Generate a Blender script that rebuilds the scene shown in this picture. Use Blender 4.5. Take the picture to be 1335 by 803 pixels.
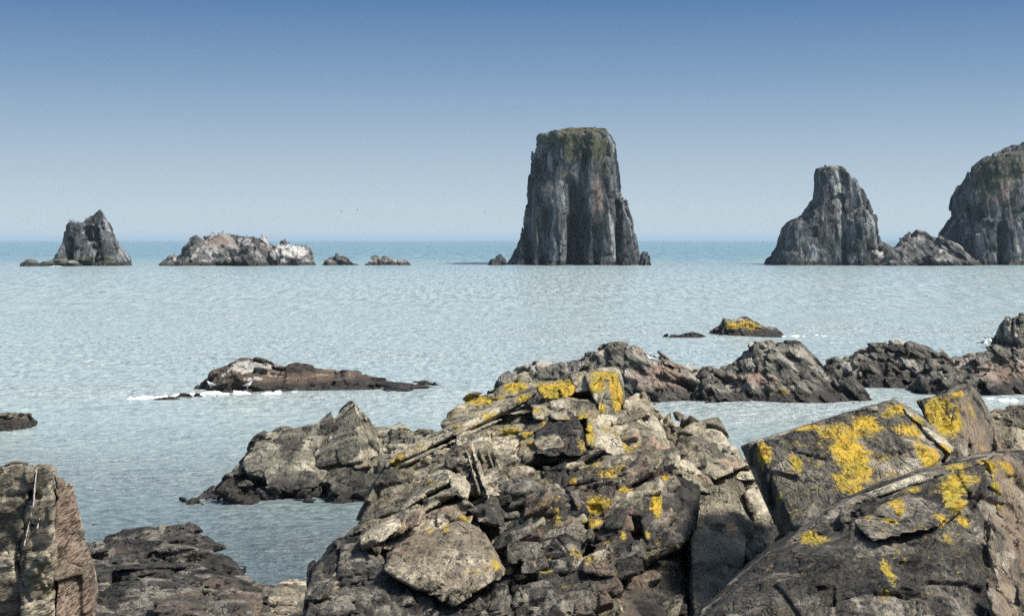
import bpy, bmesh, math, random, time
import numpy as np
import openvdb as vdb
from mathutils import Matrix, Vector

T0 = time.time()
for o in list(bpy.data.objects):
    bpy.data.objects.remove(o)
scene = bpy.context.scene
COL = scene.collection
f4 = np.float32

# ------------------------------------------------------------------ camera
F, H, HX, HY, PW, PH = 2000.0, 8.0, 667.5, 313.0, 1335.0, 803.0
cam_d = bpy.data.cameras.new('camera')
cam = bpy.data.objects.new('camera', cam_d)
COL.objects.link(cam)
cam.location = (0, 0, H)
cam.rotation_euler = (math.radians(90), 0, 0)
cam_d.sensor_width = 36.0
cam_d.lens = 36.0 * F / PW
cam_d.shift_y = -(PH / 2 - HY) / PW
cam_d.clip_start = 0.5
cam_d.clip_end = 200000.0
scene.camera = cam

# ------------------------------------------------------------------ sky and sun
SUN_EL, SUN_AZ = math.radians(53), math.radians(106)      # azimuth clockwise from the view direction (+Y)
world = bpy.data.worlds.new('World')
scene.world = world
world.use_nodes = True
nt = world.node_tree
nt.nodes.clear()
w_out = nt.nodes.new('ShaderNodeOutputWorld')
w_bg = nt.nodes.new('ShaderNodeBackground')
w_bg.inputs['Strength'].default_value = 0.1
sky = nt.nodes.new('ShaderNodeTexSky')
sky.sky_type = 'NISHITA'
sky.sun_disc = False
sky.sun_elevation = SUN_EL
sky.sun_rotation = SUN_AZ
sky.air_density = 1.0
sky.dust_density = 2.0
sky.ozone_density = 1.2
tc = nt.nodes.new('ShaderNodeTexCoord')
sep = nt.nodes.new('ShaderNodeSeparateXYZ')
nt.links.new(tc.outputs['Generated'], sep.inputs[0])
ramp = nt.nodes.new('ShaderNodeValToRGB')                  # hazy horizon passing to blue with height
mr = nt.nodes.new('ShaderNodeMapRange')
mr.inputs['From Min'].default_value = 0.0
mr.inputs['From Max'].default_value = 0.2
nt.links.new(sep.outputs['Z'], mr.inputs['Value'])
nt.links.new(mr.outputs[0], ramp.inputs[0])
SKY_STOPS = [(0.0, (4.35, 5.1, 5.45)), (0.10, (3.95, 4.75, 5.25)), (0.30, (2.85, 3.75, 4.7)),
             (0.52, (1.65, 2.65, 4.0)), (0.78, (0.72, 1.58, 3.15)), (1.0, (0.66, 1.48, 3.0))]
cr = ramp.color_ramp
while len(cr.elements) < len(SKY_STOPS):
    cr.elements.new(0.5)
for e, (p, c) in zip(cr.elements, SKY_STOPS):
    e.position = p
    e.color = (c[0] / 10, c[1] / 10, c[2] / 10, 1)
gain = nt.nodes.new('ShaderNodeVectorMath')
gain.operation = 'SCALE'
gain.inputs['Scale'].default_value = 10.0
nt.links.new(ramp.outputs[0], gain.inputs[0])
fac = nt.nodes.new('ShaderNodeMapRange')
fac.interpolation_type = 'SMOOTHSTEP'
fac.inputs['From Min'].default_value = 0.16
fac.inputs['From Max'].default_value = 0.6
nt.links.new(sep.outputs['Z'], fac.inputs['Value'])
mix = nt.nodes.new('ShaderNodeMix')
mix.data_type = 'RGBA'
nt.links.new(fac.outputs[0], mix.inputs['Factor'])
nt.links.new(gain.outputs[0], mix.inputs['A'])
nt.links.new(sky.outputs[0], mix.inputs['B'])
nt.links.new(mix.outputs['Result'], w_bg.inputs['Color'])
nt.links.new(w_bg.outputs[0], w_out.inputs[0])

sun_d = bpy.data.lights.new('sun', 'SUN')
sun_d.energy = 5.0
sun_d.angle = math.radians(7.0)
sun_d.color = (1.0, 0.94, 0.86)
sun = bpy.data.objects.new('sun', sun_d)
COL.objects.link(sun)
sd = Vector((math.sin(SUN_AZ) * math.cos(SUN_EL), math.cos(SUN_AZ) * math.cos(SUN_EL), math.sin(SUN_EL)))
sun.rotation_euler = sd.to_track_quat('Z', 'Y').to_euler()
sun.location = (30, -30, 60)

scene.view_settings.view_transform = 'Standard'
scene.view_settings.look = 'None'
scene.view_settings.exposure = 0.42
scene.view_settings.gamma = 1.0
scene.render.engine = 'CYCLES'
scene.cycles.max_bounces = 4
scene.cycles.use_denoising = False      # the picture keeps a fine photographic grain
scene.cycles.sample_clamp_indirect = 2.0
scene.cycles.sample_clamp_direct = 8.0
scene.cycles.caustics_reflective = False
scene.cycles.caustics_refractive = False

# ------------------------------------------------------------------ noise on numpy arrays
def _h(ix, iy, iz, seed):
    h = (ix.astype(np.uint32) * np.uint32(374761393) + iy.astype(np.uint32) * np.uint32(668265263)
         + iz.astype(np.uint32) * np.uint32(2147483647) + np.uint32((seed * 144665 + 77777) & 0xffffffff))
    h = (h ^ (h >> np.uint32(13))) * np.uint32(1274126177)
    h = (h ^ (h >> np.uint32(16))) * np.uint32(2246822519)
    return h ^ (h >> np.uint32(15))

def rnd3(ix, iy, iz, seed):
    h = _h(ix, iy, iz, seed)
    a = (h & np.uint32(1023)).astype(f4) / 1023
    b = ((h >> np.uint32(10)) & np.uint32(1023)).astype(f4) / 1023
    c = ((h >> np.uint32(20)) & np.uint32(1023)).astype(f4) / 1023
    return a, b, c

def vnoise(P, seed=0):
    """gradient-like value noise in -1..1"""
    i = np.floor(P).astype(np.int64)
    fr = (P - i).astype(f4)
    u = fr * fr * fr * (fr * (fr * 6 - 15) + 10)
    out = np.zeros(len(P), f4)
    for dx in (0, 1):
        wx = u[:, 0] if dx else 1 - u[:, 0]
        for dy in (0, 1):
            wy = wx * (u[:, 1] if dy else 1 - u[:, 1])
            for dz in (0, 1):
                w = wy * (u[:, 2] if dz else 1 - u[:, 2])
                gx, gy, gz = rnd3(i[:, 0] + dx, i[:, 1] + dy, i[:, 2] + dz, seed)
                out += w * ((gx * 2 - 1) * (fr[:, 0] - dx) + (gy * 2 - 1) * (fr[:, 1] - dy) + (gz * 2 - 1) * (fr[:, 2] - dz))
    return out * 1.6

def fbm(P, seed=0, octs=3, gain=0.5):
    s = np.zeros(len(P), f4); a = 1.0
    for k in range(octs):
        s += a * vnoise(P * (2.03 ** k) + 11.3 * k, seed + k * 17)
        a *= gain
    return s

def lnoise(P, seed=0):
    """three piecewise-linear noises in -1..1: flat facets that meet in sharp creases"""
    i = np.floor(P).astype(np.int64)
    fr = (P - i).astype(f4)
    o = np.argsort(-fr, axis=1)
    fs = np.take_along_axis(fr, o, 1)
    w = (1 - fs[:, 0], fs[:, 0] - fs[:, 1], fs[:, 1] - fs[:, 2], fs[:, 2])
    out = np.zeros((len(P), 3), f4)
    c = i.copy(); rows = np.arange(len(P))
    for k in range(4):
        if k: c[rows, o[:, k - 1]] += 1
        r = rnd3(c[:, 0], c[:, 1], c[:, 2], seed)
        for a in range(3): out[:, a] += w[k] * (r[a] * 2 - 1)
    return out

def cells(P, seed=0, want_edge=False):
    """nearest feature point: offset vector, three random numbers of the cell, and the distance to the border"""
    i = np.floor(P).astype(np.int64)
    fr = (P - i).astype(f4)
    n = len(P)
    d1 = np.full(n, 9e9, f4); d2 = np.full(n, 9e9, f4)
    off = np.zeros((n, 3), f4)
    ci = np.zeros((n, 3), np.int64)
    for dx in (-1, 0, 1):
        for dy in (-1, 0, 1):
            for dz in (-1, 0, 1):
                jx, jy, jz = rnd3(i[:, 0] + dx, i[:, 1] + dy, i[:, 2] + dz, seed)
                ox = fr[:, 0] - dx - (0.12 + 0.76 * jx); oy = fr[:, 1] - dy - (0.12 + 0.76 * jy); oz = fr[:, 2] - dz - (0.12 + 0.76 * jz)
                d = ox * ox + oy * oy + oz * oz
                m = d < d1
                if want_edge:
                    d2 = np.where(m, d1, np.minimum(d2, d))
                d1 = np.where(m, d, d1)
                off[m, 0] = ox[m]; off[m, 1] = oy[m]; off[m, 2] = oz[m]
                ci[m, 0] = i[m, 0] + dx; ci[m, 1] = i[m, 1] + dy; ci[m, 2] = i[m, 2] + dz
    r = rnd3(ci[:, 0], ci[:, 1], ci[:, 2], seed + 991)
    edge = (np.sqrt(d2) - np.sqrt(d1)) if want_edge else None
    return off, r, edge

def sstep(a, b, x):
    t = np.clip((x - a) / (b - a), 0, 1)
    return t * t * (3 - 2 * t)

# ------------------------------------------------------------------ solids
def pt(px, py, Y):
    """a point of the place seen in the direction (px, py) of the photograph, at distance Y"""
    return np.array([(px - HX) * Y / F, Y, H - (py - HY) * Y / F])

def hull(points):
    bm = bmesh.new()
    for p in points:
        bm.verts.new(p)
    r = bmesh.ops.convex_hull(bm, input=bm.verts)
    junk = [g for g in r.get('geom_interior', []) + r.get('geom_unused', []) if isinstance(g, bmesh.types.BMVert)]
    if junk:
        bmesh.ops.delete(bm, geom=list(set(junk)), context='VERTS')
    bmesh.ops.triangulate(bm, faces=bm.faces)
    bm.verts.index_update()
    V = np.array([v.co[:] for v in bm.verts], f4)
    T = np.array([[v.index for v in f.verts] for f in bm.faces], np.uint32)
    bm.free()
    return V, T

def block(spec, depth_of, back=1.0, sink=0.12, drop=None):
    """a stone with the given corners facing the viewer, carried `back` metres into the rock behind"""
    pts = []
    for px, py, d in spec:
        p = pt(px, py, depth_of(py) + d)
        pts.append(p)
        sx = 0.9 * back * p[0] / p[1]
        pts.append(p + np.array([sx, back, -sink * back]))
        if drop and py >= 800:
            pts.append(p + np.array([0, 0, -drop])); pts.append(p + np.array([sx, back, -drop]))
    return hull(pts)

def joinm(parts):
    Vs, Ts, k = [], [], 0
    for V, T in parts:
        Vs.append(V); Ts.append(T + np.uint32(k)); k += len(V)
    return np.concatenate(Vs).astype(f4), np.concatenate(Ts).astype(np.uint32)

def tri(Q):
    return np.concatenate([Q[:, [0, 1, 2]], Q[:, [0, 2, 3]]]).astype(np.uint32)

def remesh(V, T, vox):
    g = vdb.FloatGrid.createLevelSetFromPolygons(np.ascontiguousarray(V, f4), triangles=np.ascontiguousarray(T, np.uint32),
                                                 transform=vdb.createLinearTransform(voxelSize=vox), halfWidth=3)
    P, Q = g.convertToQuads(0.0)
    return np.array(P, f4), np.array(Q, np.uint32)[:, ::-1]

def normals(V, Q):
    n = np.cross(V[Q[:, 2]] - V[Q[:, 0]], V[Q[:, 3]] - V[Q[:, 1]])
    N = np.zeros_like(V)
    for k in range(4):
        for c in range(3):
            N[:, c] += np.bincount(Q[:, k], weights=n[:, c], minlength=len(V)).astype(f4)
    return N / (np.linalg.norm(N, axis=1, keepdims=True) + 1e-12)

def frame(nrm, along=(1, 0, 0)):
    """rows: along the bed, across it, and its normal"""
    n = np.array(nrm, float); n /= np.linalg.norm(n)
    a = np.array(along, float); a -= n * a.dot(n); a /= np.linalg.norm(a)
    return np.array([a, np.cross(n, a), n], f4)

# the stone is a solid field (distance to its surface); every op breaks pieces out of it along its joints
def lwarp(q, k, seed): return q + k * lnoise(q * 0.23 + 4.7, seed + 13)

class Field:
    def __init__(s, V, T, vox, half=10):
        g = vdb.FloatGrid.createLevelSetFromPolygons(np.ascontiguousarray(V, f4), triangles=np.ascontiguousarray(T, np.uint32),
                                                     transform=vdb.createLinearTransform(voxelSize=vox), halfWidth=half)
        lo, hi = g.evalActiveVoxelBoundingBox()
        s.lo = np.array(lo) - 3; s.u = vox
        s.S = np.full(tuple(np.array(hi) - s.lo + 4), half * vox, f4)
        g.copyToArray(s.S, ijk=tuple(int(c) for c in s.lo))
        s.half = half * vox
    def band(s, a, b):
        ix = np.nonzero((s.S > a) & (s.S < b))
        P = np.stack(ix, 1).astype(f4)
        P = (P + s.lo.astype(f4)) * s.u
        return ix, P
    def mesh(s, adapt):
        g = vdb.FloatGrid(s.half)
        g.transform = vdb.createLinearTransform(voxelSize=s.u)
        g.copyFromArray(s.S, ijk=tuple(int(c) for c in s.lo))
        P, T, Q = g.convertToPolygons(0.0, adapt)
        return np.array(P, f4), np.concatenate([np.array(T, np.uint32).reshape(-1, 3), tri(np.array(Q, np.uint32).reshape(-1, 4))])

def lattice(q, seed):
    """block indices of a jointed stone: layers, each cut across at its own places"""
    k = np.floor(q[:, 2]).astype(np.int64)
    return k

def blk(q, k, seed):
    z = np.zeros_like(k)
    r = rnd3(k, z, z, seed + 3)
    a = q[:, 0] * (0.75 + 0.5 * r[2]) + r[0] * 7 + 0.35 * (r[1] - 0.5) * q[:, 1]
    b = q[:, 1] + r[1] * 7
    i, j = np.floor(a).astype(np.int64), np.floor(b).astype(np.int64)
    return a, b, i, j

def inset(k, i, j, fa, fb, fh, size, prob, depth, tilt, seed):
    h = _h(k, i, j, seed)
    r0 = (h & np.uint32(1023)).astype(f4) / 1023
    r1 = ((h >> np.uint32(10)) & np.uint32(1023)).astype(f4) / 1023
    d = np.where(r0 < prob, depth * (0.15 + 0.85 * r1), f4(0))
    if tilt > 0.02:
        g = h * np.uint32(2654435769) ^ (h >> np.uint32(7))
        t0 = (g & np.uint32(1023)).astype(f4) / 1023 - f4(.5)
        t1 = ((g >> np.uint32(10)) & np.uint32(1023)).astype(f4) / 1023 - f4(.5)
        t2 = ((g >> np.uint32(20)) & np.uint32(1023)).astype(f4) / 1023 - f4(.5)
        d = d + tilt * 2 * (t0 * (fa - f4(.5)) * f4(size[0]) + t1 * (fb - f4(.5)) * f4(size[1]) + t2 * (fh - f4(.5)) * f4(size[2]))
    return np.maximum(d, 0).astype(f4)

def op_chip(f, fr, size, prob, depth, tilt, groove, seed):
    """break blocks out to their own depth; side walls follow the joints"""
    depth = min(depth, f.half - 3 * f.u)
    ix, P = f.band(-(depth + 3 * f.u + 0.5 * tilt * max(size)), 3 * f.u)
    if not len(P): return
    S0 = f.S[ix]
    q = lwarp((P @ fr.T) / np.array(size, f4), 0.30, seed)
    k = np.floor(q[:, 2]).astype(np.int64); fh = (q[:, 2] - k).astype(f4)
    a, b, i, j = blk(q, k, seed)
    fa, fb = (a - i).astype(f4), (b - j).astype(f4)
    args = (size, prob, depth, tilt, seed)
    own = S0 + inset(k, i, j, fa, fb, fh, *args)
    S = own.copy()
    neg = own < 0
    walls = []
    for di, dj, df in ((-1, 0, fa * size[0]), (1, 0, (1 - fa) * size[0]), (0, -1, fb * size[1]), (0, 1, (1 - fb) * size[1])):
        walls.append((S0 + inset(k, i + di, j + dj, fa - di, fb - dj, fh, *args), df))
    for dk, df in ((-1, fh * size[2]), (1, (1 - fh) * size[2])):
        a2, b2, i2, j2 = blk(q, k + dk, seed)
        walls.append((S0 + inset(k + dk, i2, j2, (a2 - i2).astype(f4), (b2 - j2).astype(f4), fh - dk, *args), df))
    dm = np.full(len(S), 9e9, f4)
    for o, df in walls:
        df = df.astype(f4)
        S = np.where(neg, np.maximum(S, np.minimum(-df, o)), np.minimum(S, np.maximum(df, o)))
        dm = np.minimum(dm, df)
    if groove > 0:
        S = S + groove * (1 - sstep(0.3 * f.u, 1.6 * f.u, dm)) * np.clip(1 - (-S) / (groove * 2.5), 0, 1) * (0.2 + 1.1 * np.abs(lnoise(q * .8, seed + 8)[:, 0]))
    f.S[ix] = S

def op_plane(f, fr, size, amp, seed):
    ix, P = f.band(-f.half * .8, f.half * .8)
    q = lwarp((P @ fr.T) / np.array(size, f4), 0.6, seed)
    f.S[ix] += amp * lnoise(q, seed)[:, 0]

def op_noise(f, fr, size, amp, octs, seed):
    ix, P = f.band(-3 * f.u - amp, 3 * f.u + amp)
    f.S[ix] += amp * fbm(P @ fr.T / np.array(size, f4), seed, octs)

OPS = dict(plane=op_plane, chip=op_chip, noise=op_noise)
CAM = np.array([0, 0, H], f4)

def largest_piece(P, T):
    """keep the one body, without loose crumbs"""
    lab = np.arange(len(P))
    a, b, c = T[:, 0].astype(np.int64), T[:, 1].astype(np.int64), T[:, 2].astype(np.int64)
    while True:
        m = np.minimum(np.minimum(lab[a], lab[b]), lab[c])
        new = lab.copy()
        np.minimum.at(new, np.concatenate([a, b, c]), np.concatenate([m, m, m]))
        new = np.minimum(new, new[new]); new = np.minimum(new, new[new]); new = new[new]
        if (new == lab).all(): break
        lab = new
    best = np.argmax(np.bincount(lab[a], minlength=len(P)))
    T = T[lab[a] == best]
    used = np.unique(T); mp = np.zeros(len(P), np.uint32); mp[used] = np.arange(len(used), dtype=np.uint32)
    return P[used], mp[T]

def swell(V, T, g):
    """a convex stone grown by g with its corners kept sharp"""
    c = V.mean(0); d = V - c
    e = (V.max(0) - V.min(0)) / 2
    return (V + d / (np.linalg.norm(d, axis=1, keepdims=True) + 1e-6) * g * np.clip(np.linalg.norm(d, axis=1, keepdims=True) / (e.mean() + 1e-6), .5, 1.5)).astype(f4), T

def sculpt(V, T, spec, fr, seed):
    T_in = T
    vox, half, adapt, ops = spec[:4]
    f = Field(V, T, vox, half)
    f.S -= spec[5] * vox if len(spec) > 5 else 0.0
    tsz = None
    for n, op in enumerate(ops):
        if callable(op): op(f); continue
        OPS[op[0]](f, fr, *op[1:], seed + 31 * n)
        if op[0] == 'chip' and (tsz is None or n < 2): tsz = (op[1], seed + 31 * n)
    P, T = f.mesh(adapt)
    if len(T) < 40:                                         # a sliver: left whole
        print('sliver', seed); f = Field(V, T_in, vox * .5, half); P, T = f.mesh(adapt)
    P, T = largest_piece(P, T)
    # faces turned well away from the shore we stand on are not built
    n = np.cross(P[T[:, 1]] - P[T[:, 0]], P[T[:, 2]] - P[T[:, 0]])
    C = P[T].mean(1)
    d = C - CAM
    away = (n * d).sum(1) / (np.linalg.norm(n, axis=1) * np.linalg.norm(d, axis=1) + 1e-12)
    T = T[away < 0.3]
    used = np.unique(T); mp = np.zeros(len(P), np.uint32); mp[used] = np.arange(len(used), dtype=np.uint32)
    P, T = P[used], mp[T]
    tint = np.full(len(P), .5, f4)
    if tsz is not None:
        for fac_, w in ((1.0, .8), (.45, .5)):
            sz = np.array(tsz[0], f4)
            q = lwarp((P @ fr.T) / sz, 0.30, tsz[1]) / fac_
            k = np.floor(q[:, 2]).astype(np.int64)
            a, b, i, j = blk(q, k, tsz[1])
            tint += w * (rnd3(k, i, j, tsz[1] + 77)[0] - .5)
    return P, T, np.clip(tint, 0, 1)

def to_object(name, V, Q, mat, parent=None, org=(0, 0, 0), marks=None, smooth=True):
    V = V - np.array(org, f4)
    me = bpy.data.meshes.new(name)
    me.vertices.add(len(V)); me.vertices.foreach_set('co', np.ascontiguousarray(V, f4).ravel())
    k = Q.shape[1]
    me.loops.add(Q.size); me.loops.foreach_set('vertex_index', np.ascontiguousarray(Q, np.int32).ravel())
    me.polygons.add(len(Q))
    me.polygons.foreach_set('loop_start', np.arange(0, Q.size, k, dtype=np.int32))
    me.polygons.foreach_set('loop_total', np.full(len(Q), k, np.int32))
    me.polygons.foreach_set('use_smooth', np.full(len(Q), smooth))
    me.update(calc_edges=True)
    if marks is not None:
        at = me.attributes.new('marks', 'FLOAT_COLOR', 'POINT')
        at.data.foreach_set('color', np.ascontiguousarray(marks, f4).ravel())
    me.materials.append(mat)
    o = bpy.data.objects.new(name, me)
    COL.objects.link(o)
    if parent is not None:
        o.parent = parent
    else:
        o.location = org
    return o

def thing(name, label, cat, loc, group=None):
    o = bpy.data.objects.new(name, None)
    o.empty_display_size = 0.3
    COL.objects.link(o)
    o.location = loc
    tag(o, label, cat, group)
    return o

def tag(o, label=None, cat=None, group=None, kind=None):
    for k, v in (('label', label), ('category', cat), ('group', group), ('kind', kind)):
        if v: o[k] = v
    return o

def make_marks(V, tint, blobs, base=(0, 0, 0)):
    """R lichen, G pale crust (salt, guano, barnacles), B warm stone, A stone tint; blobs are patches growing on the surface"""
    M = np.zeros((len(V), 4), f4)
    M[:, 0], M[:, 1], M[:, 2], M[:, 3] = base[0], base[1], base[2], tint
    if blobs:
        u = HX + F * V[:, 0] / V[:, 1]; v = HY - F * (V[:, 2] - H) / V[:, 1]
        for ch, px, py, rx, rz, s in blobs:
            near = np.where((abs(u - px) < 5) & (abs(v - py) < 5))[0]
            if not len(near):
                continue
            c = V[near[np.argmin(V[near, 1])]]
            k = c[1] / F
            q = ((V[:, 0] - c[0]) / (rx * k)) ** 2 + ((V[:, 1] - c[1]) / (max(rx, rz) * k * 1.3)) ** 2 + ((V[:, 2] - c[2]) / (rz * k)) ** 2
            M[:, ch] = np.maximum(M[:, ch], s * np.clip(1.45 - 1.05 * np.sqrt(q), 0, 1))
    return M

def planes_of(V, T):
    a, b_, c = V[T[:, 0]], V[T[:, 1]], V[T[:, 2]]
    n = np.cross(b_ - a, c - a); n /= np.linalg.norm(n, axis=1, keepdims=True) + 1e-12
    d = (n * a).sum(1)
    s = np.sign(((V.mean(0) * n).sum(1) - d)); n *= -s[:, None]; d *= -s
    return n.astype(f4), d.astype(f4), V.min(0), V.max(0)

def cull_buried(V, Q, tint, solids, margin):
    """drop the faces that lie deep inside a neighbouring stone, where nothing can see them"""
    C = V[Q].mean(1); dead = np.zeros(len(C), bool)
    for n, d, lo, hi in solids:
        m = np.where(((C > lo) & (C < hi)).all(1) & ~dead)[0]
        if len(m):
            ins = (C[m] @ n.T - d).max(1) < -margin
            dead[m[ins]] = True
    Q = Q[~dead]
    used = np.unique(Q); mp = np.zeros(len(V), np.uint32); mp[used] = np.arange(len(used), dtype=np.uint32)
    return V[used], mp[Q], tint[used]

# ------------------------------------------------------------------ materials
def nodes_of(name):
    m = bpy.data.materials.new(name)
    m.use_nodes = True
    t = m.node_tree
    t.nodes.clear()
    out = t.nodes.new('ShaderNodeOutputMaterial')
    b = t.nodes.new('ShaderNodeBsdfPrincipled')
    t.links.new(b.outputs[0], out.inputs[0])
    return m, t, b

class NB:
    """small node-building helper"""
    def __init__(s, t): s.t = t
    def put(s, sock, v):
        if isinstance(v, bpy.types.NodeSocket): s.t.links.new(v, sock)
        elif isinstance(v, (tuple, list)) and len(v) == 3 and sock.type == 'RGBA': sock.default_value = (*v, 1)
        else: sock.default_value = v
    def math(s, op, a, b=0.0, clamp=False):
        n = s.t.nodes.new('ShaderNodeMath'); n.operation = op; n.use_clamp = clamp
        s.put(n.inputs[0], a); s.put(n.inputs[1], b); return n.outputs[0]
    def mix(s, f, a, b, mode='MIX'):
        n = s.t.nodes.new('ShaderNodeMix'); n.data_type = 'RGBA'; n.blend_type = mode
        s.put(n.inputs['Factor'], f); s.put(n.inputs['A'], a); s.put(n.inputs['B'], b); return n.outputs['Result']
    def step(s, v, a, b):
        n = s.t.nodes.new('ShaderNodeMapRange'); n.interpolation_type = 'SMOOTHSTEP'
        s.put(n.inputs['Value'], v); n.inputs['From Min'].default_value = a; n.inputs['From Max'].default_value = b; return n.outputs[0]
    def noise(s, vec, scale, detail=4, rough=0.55, dist=0.0):
        n = s.t.nodes.new('ShaderNodeTexNoise'); s.put(n.inputs['Vector'], vec)
        n.inputs['Scale'].default_value = scale; n.inputs['Detail'].default_value = detail
        n.inputs['Roughness'].default_value = rough; n.inputs['Distortion'].default_value = dist; return n.outputs['Fac']
    def voro(s, vec, scale, feature='F1'):
        n = s.t.nodes.new('ShaderNodeTexVoronoi'); n.feature = feature; s.put(n.inputs['Vector'], vec)
        n.inputs['Scale'].default_value = scale; return n
    def mapping(s, vec, rot, scale):
        n = s.t.nodes.new('ShaderNodeMapping'); s.put(n.inputs['Vector'], vec)
        n.inputs['Rotation'].default_value = rot; n.inputs['Scale'].default_value = scale; return n.outputs[0]

def rock_mat(name, dark, mid, light, warm, unit, fr, tide=None, lichen=((0.60, 0.425, 0.03), (0.56, 0.28, 0.022)), pale=(0.55, 0.53, 0.48),
             band=3.0, tide_col=(0.022, 0.020, 0.017), bump=0.75, lich_unit=None):
    """unit: the size in metres of about one picture dot on this rock, so grain stays as fine as the distance allows"""
    m, t, b = nodes_of(name)
    q = NB(t)
    geo = t.nodes.new('ShaderNodeNewGeometry')
    pos = geo.outputs['Position']
    rot = Matrix([list(map(float, r)) for r in fr]).to_euler()
    turned = q.mapping(pos, rot, (1, 1, 1))
    bed = q.mapping(turned, (0, 0, 0), (1, 1, band))
    at = t.nodes.new('ShaderNodeAttribute'); at.attribute_name = 'marks'
    sp = t.nodes.new('ShaderNodeSeparateColor'); t.links.new(at.outputs['Color'], sp.inputs[0])
    R, G, B, A = sp.outputs[0], sp.outputs[1], sp.outputs[2], at.outputs['Alpha']
    n_big = q.noise(bed, 0.02 / unit, 5, 0.6)
    n_mid = q.noise(bed, 0.09 / unit, 5, 0.65, 0.3)
    n_fine = q.noise(bed, 0.4 / unit, 4, 0.7)
    grain = q.noise(pos, 1.1 / unit, 2, 0.6)
    v = q.math('ADD', q.math('MULTIPLY', A, 0.75), q.math('MULTIPLY', n_big, 0.35))
    v = q.math('ADD', v, q.math('MULTIPLY', q.math('SUBTRACT', n_mid, 0.5), 0.6))
    lam = q.noise(q.mapping(turned, (0, 0, 0), (1, 1, 9.0)), 0.10 / unit, 4, 0.75, 0.2)
    v = q.math('ADD', v, q.math('MULTIPLY', q.math('SUBTRACT', n_fine, 0.5), 0.5))
    v = q.math('ADD', v, q.math('MULTIPLY', q.math('SUBTRACT', lam, 0.5), 0.7))
    col = q.mix(q.step(v, 0.10, 0.58), tuple(.75 * c for c in dark), mid)
    col = q.mix(q.step(v, 0.55, 0.98), col, tuple(1.25 * c for c in light))
    wf = q.math('ADD', B, q.math('MULTIPLY', q.math('SUBTRACT', q.noise(bed, 0.015 / unit, 4, 0.6), 0.5), 1.6))
    col = q.mix(q.math('MULTIPLY', q.step(wf, 0.25, 0.75), 0.85), col, q.mix(n_mid, tuple(0.55 * c for c in warm), tuple(1.25 * c for c in warm)))
    col = q.mix(1.0, col, q.mix(grain, (0.55, 0.55, 0.55), (1.4, 1.4, 1.4)), 'MULTIPLY')
    # pale crust
    pf = q.step(q.math('ADD', G, q.math('MULTIPLY', q.math('SUBTRACT', q.noise(pos, 0.16 / unit, 5, 0.75), 0.5), 1.9)), 0.55, 0.78)
    col = q.mix(q.math('MULTIPLY', pf, 0.85), col, q.mix(n_fine, tuple(0.7 * c for c in pale), pale))
    # lichen
    lu = lich_unit or unit
    lv = q.mapping(pos, (0, 0, 0), (1, 1, 0.18))
    ln = q.math('ADD', q.math('MULTIPLY', q.math('SUBTRACT', q.noise(lv, 0.055 / lu, 6, 0.72, 0.4), 0.5), 1.7),
                q.math('MULTIPLY', q.math('SUBTRACT', q.noise(lv, 0.32 / lu, 4, 0.75), 0.5), 1.3))
    lsum = q.math('ADD', R, ln)
    lf = q.step(lsum, 0.34, 0.52)
    lcore = q.step(lsum, 0.42, 0.80)
    lc = q.mix(q.step(q.noise(pos, 0.07 / lu, 5, 0.7), 0.50, 0.66), lichen[0], lichen[1])
    lc = q.mix(q.math('MULTIPLY', q.step(q.noise(pos, 0.03 / lu, 4, 0.65), 0.45, 0.62), .7), lc, (0.62 * lichen[0][0], 0.76 * lichen[0][1], 1.5 * lichen[0][2]))
    lc = q.mix(1.0, lc, q.mix(q.noise(pos, 0.5 / lu, 3, 0.6), (0.38, 0.33, 0.28), (1.35, 1.35, 1.3)), 'MULTIPLY')
    lc = q.mix(lcore, q.mix(0.5, lc, tuple(.30 * c + .16 * e for c, e in zip(lichen[0], (1, .98, .70)))), lc)
    lpres = q.math('MULTIPLY', lf, q.step(R, 0.02, 0.12))
    col = q.mix(q.math('MULTIPLY', lpres, 0.93), col, lc)
    rough = 0.82
    if tide is not None:
        sz = t.nodes.new('ShaderNodeSeparateXYZ'); t.links.new(pos, sz.inputs[0])
        zz = q.math('ADD', sz.outputs['Z'], q.math('MULTIPLY', q.math('SUBTRACT', q.noise(pos, 0.03 / unit, 5, 0.7), 0.5), tide * 1.1))
        tf = q.math('SUBTRACT', 1.0, q.step(zz, tide * 0.6, tide * 1.25))
        tc_ = q.mix(n_mid, tuple(0.5 * c for c in tide_col), tuple(1.7 * c for c in tide_col))
        col = q.mix(q.math('MULTIPLY', tf, 0.9), col, tc_)
        rough = q.math('SUBTRACT', 0.82, q.math('MULTIPLY', tf, 0.3))
    q.put(b.inputs['Base Color'], col)
    q.put(b.inputs['Roughness'], rough)
    b.inputs['Specular IOR Level'].default_value = 0.35
    hgt = q.math('ADD', q.math('ADD', q.math('MULTIPLY', n_mid, 1.5), q.math('MULTIPLY', lam, 1.2)), q.math('ADD', q.math('MULTIPLY', n_fine, 1.6), q.math('MULTIPLY', grain, 0.6)))
    for scale_, amp_ in ((0.03, 3.2), (0.10, 1.5)):                     # hairline joints
        vs_ = t.nodes.new('ShaderNodeVectorMath'); vs_.operation = 'SCALE'; t.links.new(bed, vs_.inputs[0]); vs_.inputs['Scale'].default_value = scale_ / unit
        ve = q.voro(vs_.outputs[0], 1.0, 'DISTANCE_TO_EDGE')
        ln_ = q.math('MULTIPLY', q.math('SUBTRACT', 1.0, q.step(ve.outputs['Distance'], 0.0, 0.07)), q.step(q.noise(pos, 0.02 / unit, 3, 0.6), 0.50, 0.62))
        hgt = q.math('SUBTRACT', hgt, q.math('MULTIPLY', ln_, amp_))
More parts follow.
